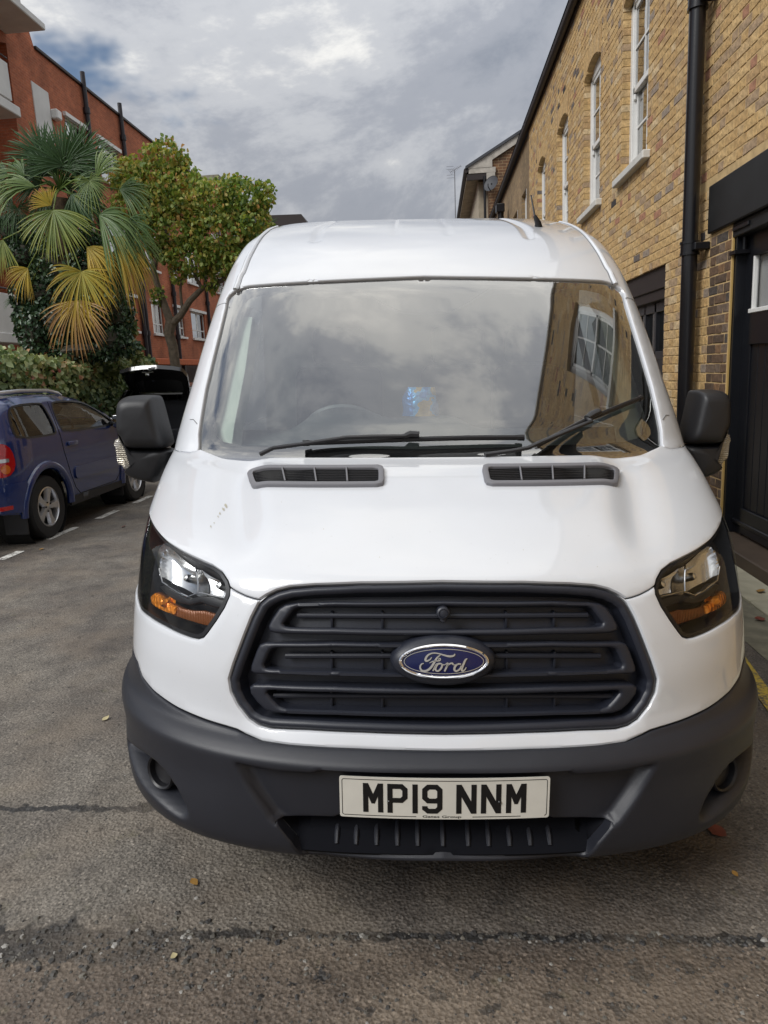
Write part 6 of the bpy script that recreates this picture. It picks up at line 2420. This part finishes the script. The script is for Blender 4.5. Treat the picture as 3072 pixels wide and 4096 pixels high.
def road_wheel(car, u, r, w_out, width, name='wheel', spokes=5):
    for s in (1, -1):
        M_ = Matrix.Translation(car.P(u, s * (w_out - width / 2), r)) @ Matrix.Rotation(R(90 * s), 4, 'Y')
        prof = [(r * 0.62, -width / 2 + 0.01), (r * 0.76, -width / 2), (r * 0.93, -width / 2 + 0.005), (r * 0.985, -width / 2 + 0.022), (r, -width / 2 + 0.045), (r, width / 2 - 0.045),
                (r * 0.985, width / 2 - 0.022), (r * 0.93, width / 2 - 0.005), (r * 0.76, width / 2), (r * 0.62, width / 2 - 0.01)]
        wh = mk(name, *lathe(prof, 40, M_), 'rubber', car.root)
        ri = r * 0.63
        rim = [lathe([(ri, width / 2 - 0.008), (ri - 0.012, width / 2 - 0.004), (ri - 0.02, width / 2 - 0.02), (ri - 0.02, -width / 2 + 0.02)], 36, M_)]
        rim.append(lathe([(0.0, width / 2 - 0.006), (0.035, width / 2 - 0.008), (0.06, width / 2 - 0.02), (0.06, width / 2 - 0.05)], 20, M_))
        for k in range(spokes):
            a = 2 * math.pi * k / spokes + 0.3
            ca, sa = math.cos(a), math.sin(a)
            ring = []
            for rr_, hw, z0, z1 in ((0.04, 0.036, .05, .014), (0.11, 0.034, .05, .016), (ri - 0.015, 0.052, .045, .010)):
                ring.append([(rr_ * ca - (hw * q) * sa, rr_ * sa + (hw * q) * ca, width / 2 - z) for q, z in ((-1, z0), (-0.75, z1), (0.75, z1), (1, z0))])
            rim.append(xf(loft(ring), M_))
        rim_o = mk('wheel_rim', *join(rim), 'alloy', wh)
        mk('brake_disc', *lathe([(ri - 0.025, width / 2 - 0.07), (0.0, width / 2 - 0.07)], 28, M_), 'dark_void', wh)
        nuts = join([tube([M_ @ Vector((0.048 * math.cos(q), 0.048 * math.sin(q), width / 2 - 0.03)), M_ @ Vector((0.048 * math.cos(q), 0.048 * math.sin(q), width / 2 - 0.004))], 0.008, 6) for q in [0.9 + 6.283 * k / 5 for k in range(5)]])
        mk('wheel_nuts', *nuts, 'dark_void', wh)


simple('red_lens', (0.42, 0.008, 0.008), 0.12, Coat_Weight=1.0, bump=0.3, bscale=120)
simple('amber_lens', (0.60, 0.14, 0.01), 0.12, Coat_Weight=1.0, bump=0.3, bscale=120)
simple('clear_lens', (0.55, 0.55, 0.55), 0.1, 0.6)
simple('cladding', (0.014, 0.014, 0.016), 0.6)

# --- blue off-roader
TOP1 = [(0.0, 0.45), (0.0, 0.62), (0.03, 0.80), (0.08, 1.0), (0.12, 1.2), (0.20, 1.46), (0.28, 1.59), (0.42, 1.645), (0.75, 1.68), (1.2, 1.68), (1.6, 1.64), (1.90, 1.56), (2.2, 1.40), (2.62, 1.14), (2.9, 1.08), (3.4, 0.99), (3.72, 0.88), (3.83, 0.70), (3.85, 0.45)]
suv_root = empty('blue_off_roader', (-4.80, 6.5, 0), 0, 'dark blue two door off-roader with silver roof rails parked by the hedge', 'car')
suv = Car(suv_root, -4.80, 4.66, 0.865, 1.03, 0.20, TOP1, (0.55, 0.16, 0.8, 0.28), 'blue_paint')
suv.zk = (1.04, 0.68)
RA, FA, WR = 0.74, 2.92, 0.33
body = TOP1 + [(3.74, 0.30), (3.42, 0.30)] + arc(FA, WR, 0.415, -5, 185) + [(2.52, 0.26), (1.20, 0.26)] + arc(RA, WR, 0.415, -5, 185) + [(0.28, 0.34), (0.05, 0.38)]
QW = smooth_poly([(0.36, 1.08), (1.00, 1.06), (1.06, 1.10), (1.06, 1.30), (1.02, 1.52), (0.95, 1.555), (0.50, 1.55), (0.38, 1.48), (0.33, 1.20)], 1)
DW = smooth_poly([(1.20, 1.06), (2.42, 1.06), (2.44, 1.10), (2.26, 1.26), (2.02, 1.43), (1.80, 1.53), (1.28, 1.555), (1.17, 1.52), (1.16, 1.20)], 1)
suv.side('body_side', body, [QW, DW], 'blue_paint', thick=0.03)
for nm, pw_ in (('quarter_window', QW), ('door_window', DW)):
    suv.side(nm, pw_, [], 'car_glass', -0.012)
    suv.side('window_seal', list(offset_poly(ccw(resample(pw_, .05)), -0.012)), [list(offset_poly(ccw(resample(pw_, .05)), 0.016))], 'black_plastic', 0.003)
suv.strip('rear_panel', TOP1[:4], 'blue_paint', 0.03)
suv.strip('rear_window', TOP1[3:7], 'car_glass', 0.03)
suv.strip('roof', TOP1[6:12], 'blue_paint', 0.035)
suv.strip('windscreen', TOP1[11:14], 'car_glass', 0.06)
suv.strip('bonnet', TOP1[13:17], 'blue_paint', 0.05)
suv.strip('front_bumper', TOP1[16:], 'blue_paint', 0.05)
suv.line('door_seam', [(1.13, 1.56), (1.11, 1.06), (1.14, 0.86), (1.22, 0.60), (1.30, 0.44), (1.40, 0.36), (2.30, 0.36), (2.44, 0.45), (2.50, 0.70), (2.49, 1.06)], 'dark_void', 0.005, -0.001)
suv.side('door_moulding', rrect(1.30, 0.53, 2.40, 0.67, 0.05), [], 'blue_paint', 0.016, 0.05, thick=0.02)
suv.side('sill_cladding', [(1.16, 0.26), (2.54, 0.26), (2.52, 0.34), (1.18, 0.36)], [], 'cladding', 0.012, 0.06, thick=0.03)
for cx in (RA, FA):
    for s in (1, -1):
        A_ = [p for p in arc(cx, WR, 0.435, -4, 184, 20)]
        wv_ = suv.W(np.array([p[0] for p in A_]), np.array([p[1] for p in A_]))
        mk('wheel_arch_flare', *tube([suv.P(p[0], s * (q + 0.004), p[1]) for p, q in zip(A_, wv_)], 0.042, 10, flat=0.85), 'blue_paint', suv_root)
        mk('wheel_well', *lathe([(0.42, 0.0), (0.42, -0.30), (0, -0.30)], 24, Matrix.Translation(suv.P(cx, s * 0.80, WR)) @ Matrix.Rotation(R(90 * s), 4, 'Y')), 'dark_void', suv_root)
road_wheel(suv, RA, WR, 0.845, 0.225)
road_wheel(suv, FA, WR, 0.845, 0.225)
for s in (1, -1):
    mk('mud_flap', *box(suv.P(0.32, s * 0.72, 0.26), (0.24, 0.02, 0.26), 0.008), 'cladding', suv_root)
    mk('mud_flap', *box(suv.P(2.53, s * 0.72, 0.24), (0.22, 0.02, 0.22), 0.008), 'cladding', suv_root)
    rl = [suv.P(0.40, s * 0.60, 1.66), suv.P(0.46, s * 0.60, 1.725), suv.P(0.9, s * 0.60, 1.745), suv.P(1.45, s * 0.59, 1.73), suv.P(1.68, s * 0.58, 1.68), suv.P(1.78, s * 0.57, 1.635)]
    mk('roof_rail', *tube(rl, [0.035, 0.024, 0.022, 0.022, 0.022, 0.015], 10), 'alloy', suv_root)
    mk('door_handle', *join([box(suv.P(1.33, s * (float(suv.W([1.33], [0.93])[0]) + 0.012), 0.93), (0.03, 0.20, 0.045), 0.014, 2)]), 'blue_paint', suv_root)
    mm = mk('door_mirror', *box(suv.P(2.36, s * 0.985, 1.12), (0.20, 0.11, 0.175), 0.04, 3), 'black_paint', suv_root)
    mk('mirror_glass', *box(suv.P(2.302, s * 0.985, 1.12), (0.165, 0.008, 0.135), 0.003), 'mirror_glass', mm)
    mk('mirror_stalk', *box(suv.P(2.38, s * 0.86, 1.075), (0.14, 0.06, 0.06), 0.02), 'black_plastic', mm)
TLp = smooth_poly([(0.02, 0.74), (0.17, 0.72), (0.26, 0.80), (0.265, 0.92), (0.22, 1.02), (0.11, 1.06), (0.05, 1.04)], 1)
tls = suv.side('tail_lamp', TLp, [], 'red_lens', 0.010, 0.03, thick=0.03)
for o_ in tls:
    s = 1 if o_ is tls[0] else -1
    for pl, mt in ((rrect(0.05, 0.865, 0.20, 0.90, 0.01), 'clear_lens'), (arc(0.155, 0.80, 0.045, 0, 340, 12), 'amber_lens'), (arc(0.165, 0.965, 0.045, 0, 340, 12), 'amber_lens' if False else 'red_lens')):
        pts, F, _ = tri_region(resample(ccw(pl), 0.02), (), 0.03)
        w = suv.W(pts[:, 0], pts[:, 1]) + 0.013
        mk('lamp_segment', [suv.P(p[0], s * q, p[1]) for p, q in zip(pts, w)], F, mt, o_)
suv.side('rear_bumper', [(0.0, 0.40), (0.30, 0.36), (0.33, 0.50), (0.36, 0.66), (0.0, 0.66)], [], 'blue_paint', 0.025, 0.05, thick=0.04)
suv.side('bumper_reflector', rrect(0.03, 0.415, 0.16, 0.455, 0.01), [], 'red_lens', 0.032, 0.03, thick=0.01)
mk('seats', *join([box(suv.P(1.35, w_, 0.95), (0.45, 0.16, 0.65), 0.06, 2) for w_ in (-0.36, 0.36)] + [box(suv.P(0.62, 0, 0.95), (1.2, 0.16, 0.55), 0.06, 2)] + [box(suv.P(1.32, w_, 1.36), (0.25, 0.10, 0.18), 0.04, 2) for w_ in (-0.36, 0.36)]), 'seat_grey', suv_root)
mk('cabin_floor', *box(suv.P(1.5, 0, 0.55), (1.5, 2.2, 0.06)), 'dark_void', suv_root)
Msw = frame_at(suv.P(2.0, 0.36, 1.05), (0, -0.9, 0.45), (0, 0.4, 0.9))
tor = [[(math.cos(th) * (0.18 + 0.014 * math.cos(p_)), math.sin(th) * (0.18 + 0.014 * math.cos(p_)), 0.014 * math.sin(p_)) for p_ in [1.0472 * k for k in range(6)]] for th in [2 * math.pi * j / 28 for j in range(29)]]
mk('steering_wheel', *xf(loft(tor, False, False), Msw), 'black_plastic', suv_root)
mk('dash_panel', *box(suv.P(2.35, 0, 0.98), (1.4, 0.4, 0.16), 0.05), 'dash_grey', suv_root)
for o_ in list(suv_root.children):
    into(o_)

# --- black hatchback with its tailgate up
hat_root = empty('black_hatchback', (-5.0, 12.5, 0), 0, 'black hatchback with its tailgate raised beyond the left mirror', 'car')
TOP2 = [(0.0, 0.45), (0.02, 0.70), (0.10, 0.95), (0.30, 1.30), (0.45, 1.43), (0.9, 1.49), (1.5, 1.48), (2.0, 1.40), (2.75, 1.02), (3.3, 0.92), (3.8, 0.75), (3.95, 0.55), (3.97, 0.35)]
hat = Car(hat_root, -5.0, 10.95, 0.85, 0.95, 0.30, TOP2, (0.5, 0.14, 0.9, 0.30), 'black_paint')
body = TOP2 + [(3.85, 0.22), (3.45, 0.22)] + arc(3.10, .31, 0.36, -10, 190) + [(2.7, 0.2), (1.1, 0.2)] + arc(0.70, .31, 0.36, -10, 190) + [(0.3, 0.26), (0.03, 0.3)]
W1_ = smooth_poly([(0.55, 1.0), (2.3, 0.98), (1.95, 1.28), (1.5, 1.40), (0.8, 1.40), (0.55, 1.25)], 1)
hat.side('body_side', body, [W1_], 'black_paint', thick=0.04)
hat.side('side_window', W1_, [], 'car_glass', -0.01)
hat.strip('rear_bumper', TOP2[:2], 'black_paint', 0.03)
hat.strip('roof', TOP2[4:8], 'black_paint', 0.03)
hat.strip('windscreen', TOP2[7:9], 'car_glass', 0.05)
hat.strip('bonnet', TOP2[8:], 'black_paint', 0.05)
road_wheel(hat, 0.70, 0.31, 0.83, 0.2)
road_wheel(hat, 3.10, 0.31, 0.83, 0.2)
mk('boot_floor', *box(hat.P(1.2, 0, 0.52), (1.5, 2.2, 0.05)), 'dark_void', hat_root)
mk('rear_seat', *join([box(hat.P(0.95, 0, 0.9), (1.3, 0.16, 0.6), 0.05), box(hat.P(0.95, -0.35, 1.25), (0.25, 0.1, 0.18), 0.04), box(hat.P(0.95, 0.35, 1.25), (0.25, 0.1, 0.18), 0.04)]), 'seat_grey', hat_root)
TB = (460, 1420, 860, 1720)
yt = lambda x, y, Y: Vector(on_y(*crop(TB, 1659, x, y), Y))
Yof = lambda y: 10.62 + (y - 240) / (680 - 240) * 0.78          # the lid rises towards the camera
lid_o = [(75, 312), (250, 262), (450, 238), (700, 228), (950, 245), (1080, 265), (1125, 285), (1200, 370), (1225, 480), (1235, 560), (1195, 668), (290, 672), (215, 520), (150, 400), (165, 355)]
lid_i = [(345, 470), (420, 430), (600, 415), (850, 405), (1030, 415), (1105, 445), (1135, 540), (1152, 620), (1120, 648), (800, 655), (420, 655), (390, 590)]
o_ = resample(lid_o, 40)
i_ = resample(lid_i, 40)
pts, F, loops = tri_region(ccw(o_), [list(reversed(ccw(i_)))], 60)
V = [yt(p[0], p[1], Yof(p[1])) for p in pts]
nl = Vector((0, 0.43, 0.9)).normalized()
n0 = len(V)
V += [v + nl * 0.07 for v in V]
F = [tuple(f) for f in F] + [tuple(i + n0 for i in reversed(f)) for f in F]
for L in loops:
    F += [(L[i], n0 + L[i], n0 + L[(i + 1) % len(L)], L[(i + 1) % len(L)]) for i in range(len(L))]
lid = mk('tailgate', V, F, 'black_paint', hat_root)
pts, F, loops = tri_region(ccw(i_), (), 80)
mk('tailgate_glass', [yt(p[0], p[1], Yof(p[1])) + nl * 0.03 for p in pts], F, 'car_glass', lid)
hp = [yt(x, y, Yof(y) - 0.01) for x, y in ((452, 290), (540, 293), (632, 282))]
mk('tailgate_handle', *tube(hp, 0.018, 8, flat=0.5), 'clear_lens', lid)
mk('tailgate_latch', *box(yt(538, 325, Yof(325) - 0.02), (0.07, 0.03, 0.05), 0.01), 'satin_silver', lid)
mk('roof_stop_lamp', *box(yt(615, 213, 10.62), (0.13, 0.05, 0.035), 0.012), 'clear_lens', lid)
for s in (-1, 1):
    mk('gas_strut', *tube([hat.P(0.35, s * 0.60, 1.22), yt(300 if s < 0 else 1190, 600, Yof(600))], 0.012, 6), 'black_iron', lid)
for o_ in list(hat_root.children):
    into(o_)
